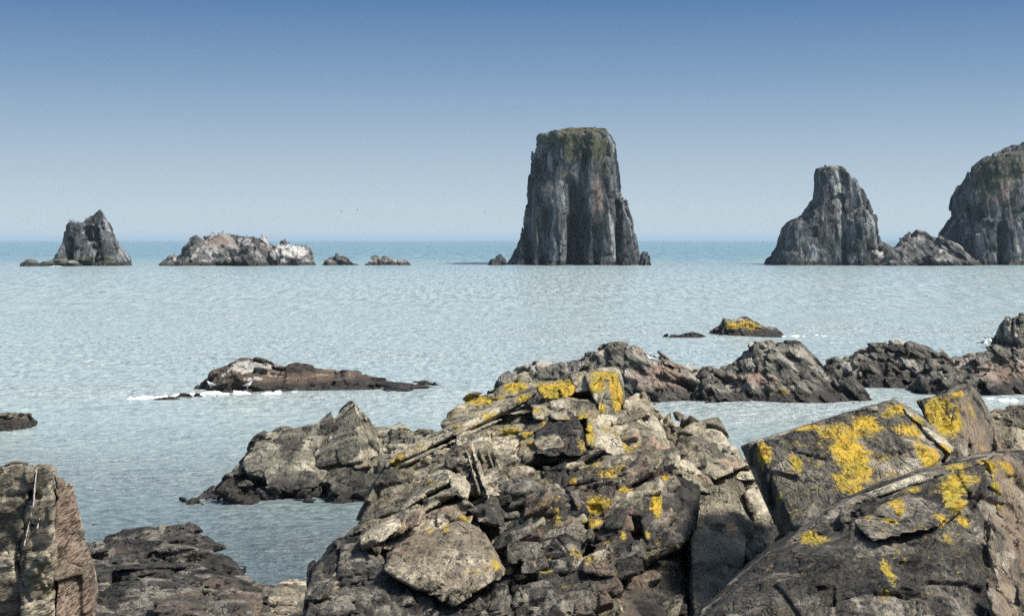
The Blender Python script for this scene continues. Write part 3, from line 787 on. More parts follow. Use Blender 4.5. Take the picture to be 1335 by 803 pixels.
# split shards lying along the beds all over its broken face
bpy.context.view_layer.update()
dgr = bpy.context.evaluated_depsgraph_get()
rq = random.Random(21)
spots = []
while len(spots) < 78:
    px, py = rq.uniform(470, 915), rq.uniform(565, 800)
    if (505 < px < 650 and 690 < py < 770) or py < 700 - (px - 470) * .9 or px > 900 - .12 * (py - 565):
        continue
    d = Vector(pt(px, py, 1.0)) - cam.location
    hit, loc, nrm, idx, ob_, mtx = scene.ray_cast(dgr, cam.location, d.normalized())
    if hit and ob_.parent is root:
        spots.append((np.array(loc), np.array(nrm), px, py, ob_.data.materials[0]))
for k, (c, n, px, py, m) in enumerate(spots):
    fr_ = frame((-0.40 + rq.uniform(-.16, .16), -0.38 + rq.uniform(-.2, .2), 0.83), (1, rq.uniform(-.35, .35), rq.uniform(-.1, .25)))
    a, b, t_ = rq.uniform(.12, .36), rq.uniform(.10, .22), rq.uniform(.035, .085)
    cor = []
    for sa in (-1, 1):
        for sb in (-1, 1):
            for st in (-1, 1):
                e = a * sa * rq.uniform(.6, 1.1), b * sb * rq.uniform(.6, 1.1), t_ * st * rq.uniform(.5, 1.1)
                cor.append(c - n * .03 + fr_[0] * e[0] + fr_[1] * e[1] + fr_[2] * e[2])
    m2 = rq.choice([m, m, M_MAIN, M_OLIVE]) if py < 690 else rq.choice([m, m, M_MAIN])
    part(root, 'shard', [hull(cor)], m2, (U * .9, 6, AD, [('chip', (U * 9, U * 8, U * 4), .3, U * 1.4, .03, 0), ('plane', (U * 7, U * 7, U * 5), U * .15)]), BED_MAIN, 700 + k, None,
         (rq.choice((0, .05, .14, .2)) if py < 740 else .03, rq.choice((0, .1, .3)), rq.choice((0, 0, .3, .6))))
flush(U * 8)
print('outcrop', time.time() - T0)

# ------------------------------------------------------------------ lichen-striped boulders
DR = lambda py: 18.5 - (py - 500) * 0.010
def ob(spec, back=1.2, sink=0.12): return block(spec, DR, back, sink, .9)
U = 0.024
root = thing('boulder', 'slanting dark boulder with broad yellow lichen stripes and an undercut edge', 'rock', tuple(pt(1110, 700, 17.5)))
part(root, 'rock_mass', [ob([(967, 582, .85), (985, 574, .1), (1030, 562, .2), (1100, 540, .3), (1150, 524, .3), (1166, 519, .35), (1187, 530, .5), (1217, 552, .5), (1247, 582, .3), (1217, 602, -.2), (1160, 667, -.4), (1050, 714, -.3),
                             (1030, 716, 0), (1026, 716, .5)], .6)], M_RIGHT, smooth_stg(U, .9, 1.2), BED_RIGHT, 101,
     [(0, 998, 585, 11, 22, .85), (0, 1040, 598, 9, 20, .85), (0, 1113, 590, 24, 62, 1.0), (0, 1098, 622, 16, 30, .75), (0, 1125, 635, 18, 24, .7), (0, 1130, 548, 22, 18, .85), (0, 1155, 535, 16, 14, .6), (0, 1205, 590, 12, 40, 1.0), (0, 1190, 556, 22, 10, .7),
      (0, 1222, 590, 10, 24, .9), (0, 1238, 585, 8, 14, .7), (0, 1065, 572, 6, 30, .45), (0, 1060, 553, 34, 5, .6), (0, 1160, 575, 6, 30, .45), (1, 1175, 535, 10, 10, .5), (1, 1200, 562, 20, 8, .75), (1, 1105, 650, 20, 12, .7),
      (2, 1185, 580, 20, 40, .4), (0, 1150, 600, 30, 40, .32), (0, 1080, 600, 40, 40, .3), (0, 1105, 560, 40, 12, .7), (0, 1175, 530, 18, 8, .8)], (0.17, 0.1, 0.0))
for k, spec in enumerate(([(1060, 557, .5), (1075, 546, .5), (1092, 541, .6), (1096, 549, .35), (1066, 562, .35)], [(1090, 552, .4), (1112, 535, .5), (1110, 545, .3), (1094, 558, .25)])):
    part(root, 'ledge', [ob(spec, .4)], M_RIGHT, smooth_stg(U, .5), BED_RIGHT, 102 + 50 * k, [(0, 1078, 549, 24, 10, 1.0)], (0.3, 0, .2))
part(root, 'ledge', [ob([(1166, 519, .22), (1178, 525, .32), (1215, 553, .32), (1250, 587, .22), (1238, 592, -.06), (1206, 566, .06), (1180, 540, .16)], .3)], M_OLIVE, smooth_stg(U, .4), BED_RIGHT, 104,
     [(0, 1195, 550, 22, 8, .7), (0, 1230, 580, 14, 10, .8), (0, 1172, 524, 10, 6, .6)], (0.12, .5, .1), 'pale sloping edge touched with lichen')
part(root, 'plate', [ob([(1163, 545, .16), (1178, 545, .22), (1186, 575, .05), (1180, 596, -.12), (1166, 590, -.12)], .4)], M_RIGHT, smooth_stg(U, 1), BED_RIGHT, 103)
flush(U * 8)
root = thing('boulder', 'upright pinkish tan block with a lichen covered shoulder, behind the slanting striped boulder', 'rock', tuple(pt(1255, 620, 18.0)))
part(root, 'rock_mass', [ob([(1199, 522, .6), (1230, 511, .55), (1254, 503, .4), (1264, 501, .5), (1277, 518, .9), (1291, 545, 1.0), (1306, 594, .85), (1250, 640, .1), (1249, 585, .15), (1240, 640, .3)], 1.0)], M_RIGHT, smooth_stg(U, 1.3, 1.2), BED_PILLAR, 111,
     [(0, 1215, 535, 16, 26, 1.0), (0, 1232, 550, 18, 22, .95), (0, 1243, 508, 10, 12, .8), (0, 1245, 535, 6, 20, .6), (0, 1272, 530, 5, 24, .5), (0, 1285, 580, 4, 20, .5), (2, 1268, 550, 22, 50, .95), (2, 1285, 585, 18, 40, .9), (1, 1285, 548, 4, 10, .6), (0, 1225, 525, 22, 16, .9)], (0.16, 0.05, 0.3))
part(root, 'slab', [ob([(1286, 548, .75), (1292, 550, .85), (1307, 594, .7), (1292, 598, .5)], .4)], M_RIGHT, smooth_stg(U, 1.2), BED_PILLAR, 112, [(2, 1296, 575, 16, 40, .9)], (0, 0, .4))
flush(U * 8)
root = thing('boulder', 'broad dark boulder with a pale sloping top edge and thin lichen streaks', 'rock', tuple(pt(1180, 803, 16.0) - np.array([0, 0, 1.0])))
part(root, 'rock_mass', [ob([(920, 806, -1.0), (1003, 727, -.8), (1060, 694, -.8), (1098, 658, -.75), (1132, 702, -1.3), (1100, 830, -1.3), (910, 830, -1.2)], 1.2),
                         ob([(1096, 659, -.75), (1150, 634, -.8), (1200, 614, -.7), (1250, 601, -.6), (1287, 592, -.6), (1335, 590, -.4), (1380, 600, -.2), (1100, 669, -1.1), (1190, 643, -1.25), (1288, 604, -1.3), (1250, 830, -1.5), (1100, 830, -1.4),
                             (1400, 830, -.8)], 1.4)], M_SHADED_BOULDER, smooth_stg(U, 1.3), BED_MAIN, 121,
     [(0, 1290, 598, 20, 8, .8), (0, 1305, 625, 7, 36, .9), (0, 1320, 605, 14, 16, .6), (0, 1325, 640, 5, 20, .5), (0, 1255, 607, 34, 8, .6), (0, 1065, 705, 20, 10, .7), (0, 1158, 740, 6, 26, .7), (0, 1240, 650, 16, 20, .6), (0, 1255, 675, 10, 14, .6), (0, 1128, 700, 6, 10, .4),
      (0, 1230, 700, 14, 16, .4), (0, 1160, 775, 8, 16, .3), (0, 1295, 670, 5, 30, .4), (1, 1150, 640, 50, 5, .5), (1, 1270, 606, 26, 6, .6), (2, 1320, 640, 24, 60, .85), (2, 1300, 740, 40, 60, .55)], (0.1, 0.04, 0))
part(root, 'block', [ob([(1287, 603, -1.36), (1300, 594, -1.1), (1325, 589, -.8), (1350, 590, -.6), (1410, 604, -.3), (1410, 830, -.7), (1288, 830, -1.62), (1284, 700, -1.56)], .8)], M_RIGHT, stg(U, 1.1), BED_PILLAR, 123,
     [(0, 1292, 602, 12, 10, .9), (0, 1302, 630, 6, 40, .95), (0, 1318, 605, 14, 16, .7), (0, 1326, 640, 5, 22, .6)], (0.06, 0.0, 0.55), 'turned brownish end of the boulder with vertical grooves')
part(root, 'slab', [ob([(1096, 669, -1.14), (1150, 649, -1.32), (1222, 619, -1.36), (1287, 604, -1.40), (1264, 652, -1.56), (1225, 692, -1.62), (1140, 710, -1.58), (1116, 692, -1.46)], .4)], M_SHADED_BOULDER, smooth_stg(U, 1.0, 1.2), BED_MAIN, 122,
     [(0, 1172, 650, 7, 22, .75), (0, 1162, 672, 9, 14, .65), (0, 1132, 672, 6, 18, .55), (0, 1240, 632, 18, 22, .9), (0, 1255, 650, 9, 18, .8), (0, 1270, 640, 6, 8, .6), (0, 1232, 672, 9, 12, .65), (0, 1190, 632, 18, 6, .5), (1, 1240, 615, 50, 5, .7), (0, 1210, 640, 6, 22, .35), (0, 1250, 620, 34, 10, .6), (0, 1235, 650, 12, 30, .7), (0, 1165, 655, 10, 30, .7)], (0.16, 0.12, 0), 'proud slab marked by lichen streaks')
flush(U * 8)
part(root, 'ledge', [ob([(1094, 659, -1.0), (1150, 636, -1.1), (1206, 614, -1.08), (1292, 594, -1.0), (1100, 665, -1.06), (1150, 642, -1.16), (1206, 621, -1.14), (1290, 601, -1.1)], .45, .1)], M_OLIVE, smooth_stg(U, .4), BED_MAIN, 124,
     [(0, 1245, 603, 30, 6, .6), (0, 1285, 597, 14, 6, .7)], (0.06, .42, .15), 'pale strip along its upper edge')
root = thing('boulder', 'rounded bare grey boulder with one crack, at the picture edge beyond the tan block', 'rock', tuple(pt(1330, 640, 19.0)))
part(root, 'rock_mass', [ob([(1280, 546, 1.2), (1300, 533, 1.3), (1335, 527, 1.35), (1380, 530, 1.4), (1390, 650, 1.0), (1290, 640, .9), (1283, 570, 1.0)], 1.2)], M_MAIN, smooth_stg(U, 1.6), BED_RIGHT, 131, None, (0, .1, .1))
flush(U * 8)
print('boulders', time.time() - T0)

# ------------------------------------------------------------------ standing pillar rock and layered ledges
DL = lambda py: 14.0
def ol(spec, back=1.0, sink=0.12): return block(spec, DL, back, sink, .9)
U = 0.020
root = thing('rock_outcrop', 'tall upright rock with grey and pink-brown faces, seamed with thin white veins', 'rock', tuple(pt(45, 803, 14.2) - np.array([0, 0, 1.0])))
part(root, 'slab', [ol([(-60, 630, .3), (-10, 616, .25), (0, 611, .2), (20, 602, .2), (38, 604, .2), (46, 613, .12), (31, 700, -.1), (26, 830, -.1), (-60, 830, -.1)])], M_LEFT, stg(U, .7), BED_FLAT, 141, [(2, 15, 606, 10, 6, .5)], (0, .05, .1), 'olive grey bedded slab')
part(root, 'slab', [ol([(36, 616, .2), (45, 608, .14), (62, 607, .1), (71, 617, .1), (69, 690, -.1), (77, 830, -.1), (24, 830, -.16), (29, 700, -.02)])], M_LEFT, stg(U, .6), BED_FLAT, 142, [(1, 46, 625, 2, 12, .5)], (0, .03, 0), 'grey bedded slab with fine white veins')
for k, (x0, y0, x1, y1) in enumerate([(47, 612, 43, 660), (43, 660, 31, 712), (56, 660, 48, 690)]):     # quartz veins stand a little proud
    part(root, 'vein', [ol([(x0 - .5, y0, .015), (x0 + .5, y0, .015), (x1 - .5, y1, -.115), (x1 + .5, y1, -.115)], .3)], plain_mat('quartz', (0.42, 0.41, 0.37), .6, .2, 40) if k == 0 else bpy.data.materials['quartz'], (0.008, 4, 0, [('noise', (.06, .06, .06), .006, 2)]), BED_FLAT, 150 + k)
part(root, 'slab', [ol([(67, 617, .1), (84, 627, .15), (95, 637, .22), (102, 667, .25), (111, 702, .3), (122, 742, .35), (125, 770, .4), (113, 830, .3), (72, 830, -.08), (66, 690, -.04)], .35)], M_LEFT, stg(U, .6), BED_PILLAR, 143, None, (0, .03, .55), 'pink-brown weathered face')
part(root, 'knob', [ol([(82, 628, .2), (95, 633, .3), (99, 647, .3), (97, 668, .3), (86, 664, .24), (80, 644, .2)], .25)], M_LEFT, stg(U, 1.0), BED_FLAT, 144, None, (0, 0, .5))
part(root, 'block', [ol([(27, 718, -.12), (52, 704, -.2), (66, 722, -.2), (72, 770, -.24), (60, 830, -.24), (22, 830, -.24)], .5)], M_LEFT, stg(U, 1.6), BED_FLAT, 145)
flush(U * 8)
DG = lambda py: 24.0 - (py - 686) * 0.05
def og(spec, back=1.4, sink=0.05): return block(spec, DG, back, sink, .9)
U = 0.028
root = thing('rock_ledge', 'low dark ledge of thin tilted layers, beside the tall pink-brown rock', 'rock', tuple(pt(220, 803, 19.0) - np.array([0, 0, 1.0])))
part(root, 'rock_mass', [og([(105, 706, .2), (160, 693, .3), (200, 687, .3), (217, 686, .3), (233, 696, .2), (263, 717, .2), (301, 739, .2), (332, 757, .1), (353, 792, 0), (353, 830, 0), (80, 830, 0), (95, 745, 0)], 1.5)], M_SHADED,
     layer_stg(U), BED_FLAT, 161, None, (0, .05, .15))
part(root, 'slab', [og([(140, 748, -.25), (190, 724, -.2), (234, 714, -.22), (243, 740, -.42), (190, 748, -.52), (148, 758, -.5)], .7)], M_SHADED, smooth_stg(U, 1.2), BED_FLAT, 162, None, (0, .12, .1), 'broad slab in the middle of the ledge')
part(root, 'block', [og([(113, 692, .3), (120, 688, .4), (136, 689, .4), (139, 703, .2), (116, 706, .2)], .5)], M_LEDGE, smooth_stg(U, 1.2), BED_MAIN, 163)
part(root, 'ledge', [og([(110, 775, -.5), (200, 752, -.5), (260, 748, -.45), (275, 770, -.8), (180, 790, -1.0), (105, 800, -1.0)], .8)], M_SHADED, layer_stg(U, .7), BED_FLAT, 164)
part(root, 'slab', [og([(200, 790, -.9), (280, 768, -.6), (335, 765, -.4), (345, 830, -.9), (190, 830, -1.3)], .9)], M_SHADED, stg(U, 1.3), BED_MAIN, 165, None, (0, 0, .5))
flush(U * 8)
part(root, 'block', [og([(228, 697, .15), (263, 716, .15), (302, 738, .15), (345, 768, .05), (356, 830, -.1), (215, 830, -.5), (222, 730, -.3)], 1.0)], M_SHADED, layer_stg(U, .5), BED_MAIN, 166, None, (0, .05, .1))
DH = lambda py: 29.0 - (py - 735) * 0.09
root = thing('rock_ledge', 'small pale flat-topped ledge at the water between the layered ledge and the big outcrop', 'rock', tuple(pt(370, 803, 25.0) - np.array([0, 0, 1.5])))
part(root, 'rock_mass', [block([(312, 745, 0), (335, 740, .2), (350, 738, .3), (376, 736, .3), (410, 735, .3), (430, 830, 0), (325, 830, 0)], DH, 1.5, .08, .5)], M_MAIN, stg(.034, 1.2), BED_FLAT, 171, None, (0, .0, .2))
flush(U * 8)
print('left', time.time() - T0)

# ------------------------------------------------------------------ shore bed under the near rocks
def shore():
    xs = np.linspace(-16, 16, 161); ys = np.linspace(-14, 33, 236)
    X, Y = np.meshgrid(xs, ys)
    P = np.stack([X.ravel(), Y.ravel(), np.zeros(X.size)], 1)
    base = np.interp(P[:, 1], [-14, -2, 2, 6, 8, 12, 18, 24, 28, 33], [7.2, 6.3, 6.1, 5.7, 5.3, 4.4, 2.85, 1.2, 0.0, -1.6])
    L = P @ BED_MAIN.T
    off, r, e = cells(L / np.array([1.6, 1.4, .8]), 5, True)
    P[:, 2] = base + 0.45 * (r[0] - .5) + 0.5 * (off[:, 0] * (r[1] - .5) + off[:, 1] * (r[2] - .5)) + .25 * fbm(P / 1.3, 3, 4)
    i = np.arange(235)[:, None] * 161 + np.arange(160)[None, :]
    Q = np.stack([i, i + 1, i + 162, i + 161], 2).reshape(-1, 4)
    M = np.zeros((len(P), 4), f4); M[:, 3] = r[2]
    tag(to_object('shore', P.astype(f4), Q, M_LEDGE, marks=M), None, None, None, 'structure')
shore()

# ------------------------------------------------------------------ islet with the pointed peak
DN = lambda py: 47.6 + (650 - py) * 0.03
def on(spec, back=2.5, sink=0.3): return block(spec, DN, back, sink)
U = 0.05
root = thing('rock_islet', 'grey islet rising to one sharp pointed peak, close behind the big outcrop', 'rock', (pt(430, 650, 49)[0], 49, 0))
part(root, 'rock_mass', [on([(262, 648, 0), (318, 618, .6), (345, 572, 1.5), (400, 562, 1.5), (430, 548, 1.5), (500, 562, 1.5), (560, 562, 1.5), (600, 572, 2), (610, 662, 0), (480, 662, 0), (275, 657, 0)], 3.5, .2)], M_NEAR, stg(U, 1.2), BED_MAIN, 201)
part(root, 'peak', [on([(456, 519, .8), (463, 520, .3), (479, 541, .9), (498, 570, 1.5), (504, 594, 1.1), (471, 602, -.8), (466, 586, -.9), (410, 612, -.3), (398, 602, .6), (420, 560, 1.0), (440, 535, 1.0)], 2.2)], M_NEAR, stg(U, .55), BED_MAIN, 202,
     [(1, 472, 545, 8, 12, .2)], (0, .08, .1), 'pointed peak with a pale smooth face')
part(root, 'block', [on([(393, 574, .6), (420, 543, .9), (431, 536, .9), (437, 545, .6), (410, 592, .2)], 1.5)], M_NEAR, smooth_stg(U, .9), BED_MAIN, 203)
part(root, 'slab', [on([(312, 606, .3), (318, 594, .4), (345, 570, .6), (386, 566, .6), (402, 580, .3), (434, 612, -.2), (410, 642, -.5), (370, 627, -.6), (324, 620, -.4)], 2)], M_NEAR, smooth_stg(U, .9), BED_MAIN, 204, None, (0, .1, .05), 'smooth olive domed slab')
part(root, 'block', [on([(317, 594, .9), (322, 580, 1), (345, 561, 1), (372, 553, 1.1), (386, 557, 1.0), (396, 571, .8), (345, 578, .7)], 1.5)], M_NEAR, stg(U, 1.2), BED_MAIN, 205)
part(root, 'boulder', [on([(344, 616, -.6), (358, 605, -.7), (378, 596, -.5), (396, 602, -.5), (413, 616, -.6), (416, 634, -.9), (375, 642, -1), (348, 632, -.9)], 1.2)], M_NEAR, smooth_stg(U, .8), BED_MAIN, 206, [(1, 380, 630, 40, 9, .5)], (0, .2, .1), 'pale rounded boulder')
part(root, 'block', [on([(418, 602, -.4), (470, 602, -.5), (502, 592, .2), (532, 602, .2), (545, 655, -.2), (430, 657, -.8), (418, 632, -.8)], 2)], M_NEAR, stg(U, 1.25), BED_MAIN, 207, [(1, 440, 628, 28, 10, .5), (1, 480, 622, 30, 14, .45)], (0, .05, .05))
part(root, 'block', [on([(500, 572, .9), (512, 556, 1.2), (522, 552, 1.2), (537, 562, 1.1), (547, 592, .6), (508, 602, .5)], 1.5)], M_NEAR, stg(U, 1.2), BED_MAIN, 208, [(2, 520, 590, 12, 14, .5)])
part(root, 'block', [on([(530, 574, 1.2), (545, 556, 1.4), (552, 552, 1.4), (567, 562, 1.4), (585, 592, 1), (540, 600, .9)], 1.5)], M_NEAR, stg(U, 1.2), BED_MAIN, 209)
part(root, 'block', [on([(455, 600, -.4), (466, 588, -.6), (480, 586, -.4), (484, 606, -.7), (462, 612, -.7)], 1.0)], M_NEAR, smooth_stg(U, .8), BED_MAIN, 210, None, (0, 0, .5))
rr = random.Random(8)
for k in range(46):
    x = rr.uniform(285, 520); y = rr.uniform(632, 650) if x > 330 else rr.uniform(638, 648)
    s = rr.uniform(7, 17)
    if k < 6: x, y, s = 240 + 7.5 * k, 642.5 - .2 * k, 5 + k * .4
    c = pt(x, y, DN(650) + rr.uniform(-1.3, -.2) - (0 if k < 6 else (650 - y) * -.03)); q_ = s * c[1] / F
    c[2] = .05 if k < 6 else rr.uniform(-.05, .45)
    part(root, 'boulder', [hull([c + q_ * np.array([rr.uniform(-1, 1), rr.uniform(-1, 1), rr.uniform(-.75, .6)]) for _ in range(12)])], M_NEAR, smooth_stg(U, 1.0), BED_MAIN, 220 + k, None, (0, .28 if y < 640 else 0, 0))
flush(U * 8)
print('islet', time.time() - T0)

# ------------------------------------------------------------------ skerries: long ridges lying in the water
def ridge(outline, base_py, thick, steep=1.8, seed=0, lean=0.45, wob=0.12):
    Y0 = F * H / (base_py - HY)
    yc = Y0 + lean * thick
    o = sorted(outline)
    ox = np.array([(px - HX) * yc / F for px, py in o]); oz = np.array([H - (py - HY) * yc / F for px, py in o])
    n = max(24, int((ox[-1] - ox[0]) / (thick * 0.02)) if False else 90)
    xs = np.linspace(ox[0], ox[-1], n)
    zt = np.interp(xs, ox, oz)
    m = 25
    vs = np.linspace(0, 1, m)
    rows = []
    for x, z in zip(xs, zt):
        edge = np.clip(min((x - ox[0]), (ox[-1] - x)) / (0.15 * (ox[-1] - ox[0]) + 1e-6), 0.25, 1) ** 0.5
        w = float(fbm(np.array([[x / (thick * .8), 0, seed * 3.1]], f4), seed, 3)[0]) * wob
        prof = np.where(vs < lean, 1 - np.abs(1 - vs / lean) ** steep, 1 - np.abs((vs - lean) / (1 - lean)) ** steep)
        y = yc + (vs - lean) * thick * edge + w * thick
        rows.append(np.stack([np.full(m, x), y, -0.9 + (z + 0.9) * prof], 1))
    A = np.array(rows)
    V = A.reshape(-1, 3)
    T = []
    for i in range(n - 1):
        for j in range(m - 1):
            a = i * m + j; T += [(a, a + m, a + 1), (a + 1, a + m, a + m + 1)]
    # underside and ends
    for i in range(n - 1):
        a, b_ = i * m, i * m + m - 1
        T += [(a, b_, a + m), (b_, b_ + m, a + m)]
    for i in (0, n - 1):
        for j in range(1, m - 1):
            T.append((i * m, i * m + j, i * m + j + 1) if i == 0 else (i * m, i * m + j + 1, i * m + j))
    return V.astype(f4), np.array(T, np.uint32)

def rstg(u, k=1.0, s=1.0, big=1.0):
    return (u, 14, AD, [('plane', (u * 44, u * 34, u * 24), u * 4.0 * k * big), ('chip', (u * 24, u * 15, u * 8), .55, u * 6.5 * k * big, .14 * k, u * 1.0), ('chip', (u * 10, u * 6, u * 3.4), .55, u * 3.0 * k, .16 * k, u * .6),
            ('plane', (u * 5, u * 5, u * 4), u * .3 * k)], 0, 2.0 * k)

def skerry(name, label, outline, base_py, thick, mat, u, fr, seed, blobs=None, base=(0, 0, 0), group=None, extra=None, k=1.0, steep=1.8, bigk=.7):
    V, T = ridge(outline, base_py, thick, steep, seed)
    Yc = F * H / (base_py - HY) + .45 * thick
    root = thing(name, label, 'rock', (float(V[:, 0].mean()), Yc, 0), group)
    build(root, 'rock_mass', [(V, T)] + (extra or []), mat, rstg(u, k, big=bigk), fr, seed, blobs, base)
    return root

U = 0.085
S1 = [(642, 512), (650, 500), (665, 489), (690, 481), (700, 475), (725, 475), (745, 470), (762, 465), (770, 457), (790, 448), (820, 446), (845, 455), (862, 467), (878, 478), (900, 483), (912, 487), (922, 490), (940, 500), (958, 520), (965, 534)]
skerry('skerry', 'long brown skerry with a pinkish hump where a gull stands, behind the lichen crown', S1, 530, 9, M_SKERRY, U, BED_SKERRY, 301, [(2, 860, 490, 60, 22, .75), (2, 840, 455, 30, 10, .6), (1, 800, 462, 10, 8, .3), (1, 900, 500, 30, 14, .25)], (0, .1, .15))
S1b = [(870, 534), (885, 515), (905, 492), (915, 482), (925, 479), (940, 482), (962, 467), (970, 457), (985, 445), (1000, 443), (1022, 447), (1042, 446), (1056, 460), (1068, 474), (1080, 488), (1092, 500), (1108, 512), (1125, 518), (1142, 524)]
skerry('skerry', 'grey-green skerry of steeply dipping beds with a high blunt top, joining the pinkish hump skerry', S1b, 529, 9, M_SKERRY, U, BED_SKERRY, 302, [(0, 1018, 507, 12, 5, .8), (2, 985, 490, 40, 9, .8), (1, 940, 500, 24, 8, .35), (1, 1080, 492, 8, 14, .35)], (0, .08, .02),
       extra=[block([(1095, 500, -.2), (1110, 494, 0), (1120, 506, 0), (1128, 518, -.4), (1110, 520, -.6)], lambda py: 77, 2.0)])
skerry('skerry', 'dark green-grey skerry with a serrated crest, behind the slanting striped boulder', [(1066, 490), (1078, 477), (1100, 466), (1112, 458), (1130, 453), (1150, 452), (1185, 446), (1198, 450), (1215, 452), (1232, 460), (1245, 472), (1262, 500)], 507.5, 9, M_SKERRY, U * 1.05, BED_SKERRY, 303, None, (0, .05, 0))
skerry('skerry', 'low brown skerry running out of the picture above the tan upright block', [(1172, 520), (1184, 508), (1195, 490), (1215, 472), (1232, 467), (1250, 465), (1275, 456), (1292, 453), (1310, 452), (1335, 455), (1380, 450), (1440, 470)], 521, 10, M_SKERRY, U, BED_SKERRY, 304, [(2, 1300, 480, 50, 20, .7), (1, 1198, 508, 12, 8, .4)], (0, .08, .15))
skerry('rock', 'dark pointed rock with whitish crown, at the picture edge beyond the low brown skerry', [(1295, 462), (1301, 450), (1307, 440), (1312, 418), (1318, 411), (1330, 408), (1345, 412), (1360, 425), (1380, 455)], 459, 7, M_SKERRY, .07, BED_PILLAR, 305, [(1, 1322, 414, 9, 6, .5)], (0, .1, .1))
skerry('rock', 'small flat black rock washed by white spray', [(1250, 451), (1258, 447), (1272, 447), (1280, 443), (1292, 443), (1300, 448), (1312, 449), (1316, 453)], 452, 6, M_WEED, .085, BED_LOW, 306)
skerry('rock', 'small rock with a yellowish lichen top, alone in open water', [(923, 441), (927, 431), (935, 426), (942, 424), (944, 416), (960, 417), (974, 413), (984, 417), (990, 420), (997, 426), (1003, 424), (1012, 427), (1016, 434), (1022, 440)], 441, 9, M_SKERRY, .085, BED_LOW, 307,
       [(0, 950, 420, 14, 7, .8), (0, 975, 418, 22, 9, .7), (0, 990, 425, 12, 6, .5), (1, 965, 420, 20, 8, .3)], (0.02, 0, 0))
skerry('rock', 'low black rock beside the yellow-topped rock', [(863, 443), (868, 437), (884, 435), (903, 432), (912, 436), (922, 441)], 442.5, 6, M_WEED, .085, BED_LOW, 308)
skerry('skerry', 'brown weedy skerry with a pale guano-white top and surf along one end', [(251, 507), (258, 497), (270, 486), (285, 482), (300, 477), (312, 471), (316, 467), (335, 467), (354, 471), (366, 477), (385, 472), (400, 474), (420, 480), (438, 484), (452, 484), (465, 487), (490, 494), (520, 496), (545, 498), (570, 498), (590, 503), (608, 514)], 513, 8, M_WEED, .085, BED_LOW, 309,
       [(1, 328, 474, 34, 9, 1.0), (1, 360, 477, 22, 4, .95), (1, 335, 491, 20, 4, .8), (1, 290, 484, 12, 4, .7), (1, 293, 493, 5, 3, .6), (1, 310, 488, 12, 4, .5), (2, 400, 492, 60, 6, .9), (2, 330, 480, 30, 8, .3)], (0, .05, .3), k=.9, steep=1.9)
for lab, ol_, b_ in (('larger of two black rocks awash in the surf', [(231, 518), (236, 514), (243, 513), (250, 516), (253, 518)], 518), ('smaller black rock awash in the surf, nearer the weedy skerry', [(252, 516), (256, 513), (262, 515), (268, 518)], 517.5),
                     ('black sliver of rock awash beyond the pointed peak', [(399, 520), (404, 517), (418, 517), (428, 521)], 520.5), ('barely exposed reef at the outer end of the surf', [(194, 522), (206, 518), (222, 518), (236, 520)], 521.5)):
    skerry('rock', lab, ol_, b_, 1.6, M_WEED, .03, BED_LOW, 320 + int(ol_[0][0]) % 7)
skerry('rock', 'dark low rock at the picture edge, alone in open water', [(-40, 560), (-20, 545), (0, 538), (18, 538), (34, 538), (40, 545), (45, 556), (50, 562)], 566, 4.5, M_NEAR, .045, BED_MAIN, 330, [(1, 36, 548, 8, 9, .3)], (0, .05, .2))
flush(U * 8)
print('skerries', time.time() - T0)

# ------------------------------------------------------------------ sea stacks and far islands
def pillar(rows, base_py, depth_k=0.85, seed=0, nseg=72, ex=4.2, flat_top=True):
    """rows of (py, left px, right px) from the waterline up; a rounded-square section turned a little, with buttresses"""
    Y0 = F * H / (base_py - HY)
    wmax = max(r - l for _, l, r in rows)
    yc = Y0 + depth_k * wmax * Y0 / F / 2
    A = []
    ang = np.linspace(0, 2 * math.pi, nseg, endpoint=False)
    for py, l, r in rows:
        z = H - (py - HY) * yc / F
        if py >= base_py - 1: z = -1.5
        x0, x1 = (l - HX) * yc / F, (r - HX) * yc / F
        rx = (x1 - x0) / 2
        ry = depth_k * (0.35 * wmax * yc / F / 2 + 0.65 * rx)
        c, s = np.cos(ang), np.sin(ang)
        rad = (np.abs(c) ** ex + np.abs(s) ** ex) ** (-1 / ex)
        wob = 1 + 0.05 * np.sin(5 * ang + seed) + 0.04 * np.sin(9 * ang + 2.1 * seed)
        cx = np.clip(rad * c, -1, 1)
        A.append(np.stack([(x0 + x1) / 2 + rx * cx, yc + ry * rad * s * wob, np.full(nseg, z)], 1))
    A = np.array(A); n = len(A)
    V = A.reshape(-1, 3); T = []
    for i in range(n - 1):
        for j in range(nseg):
            a, b_ = i * nseg + j, i * nseg + (j + 1) % nseg
            T += [(a, b_, a + nseg), (b_, b_ + nseg, a + nseg)]
    V = np.concatenate([V, [A[0].mean(0)], [A[-1].mean(0)]])
    for j in range(nseg):
        T.append((len(V) - 2, (j + 1) % nseg, j)); T.append((len(V) - 1, (n - 1) * nseg + j, (n - 1) * nseg + (j + 1) % nseg))
    return V.astype(f4), np.array(T, np.uint32), yc

def cleft(px, py0, py1, wpx, depth, Y, slant=0.0):
    """a gully cut into the seaward face"""
    def fn(f):
        k = Y / F
        z0, z1 = H - (py0 - HY) * k, H - (py1 - HY) * k
        ix, P = f.band(-depth - 4 * f.u, 3 * f.u)
        x = (px - HX) * k + slant * (P[:, 2] - z1)
        g = np.exp(-((P[:, 0] - x) / (wpx * k)) ** 2) * sstep(z1 - 1, z1 + 12, P[:, 2]) * (1 - sstep(z0 - 8 * k, z0 + 2 * k, P[:, 2]))
        f.S[ix] += .7 * depth * g * (P[:, 1] < np.median(P[:, 1]) + 2)
    return fn

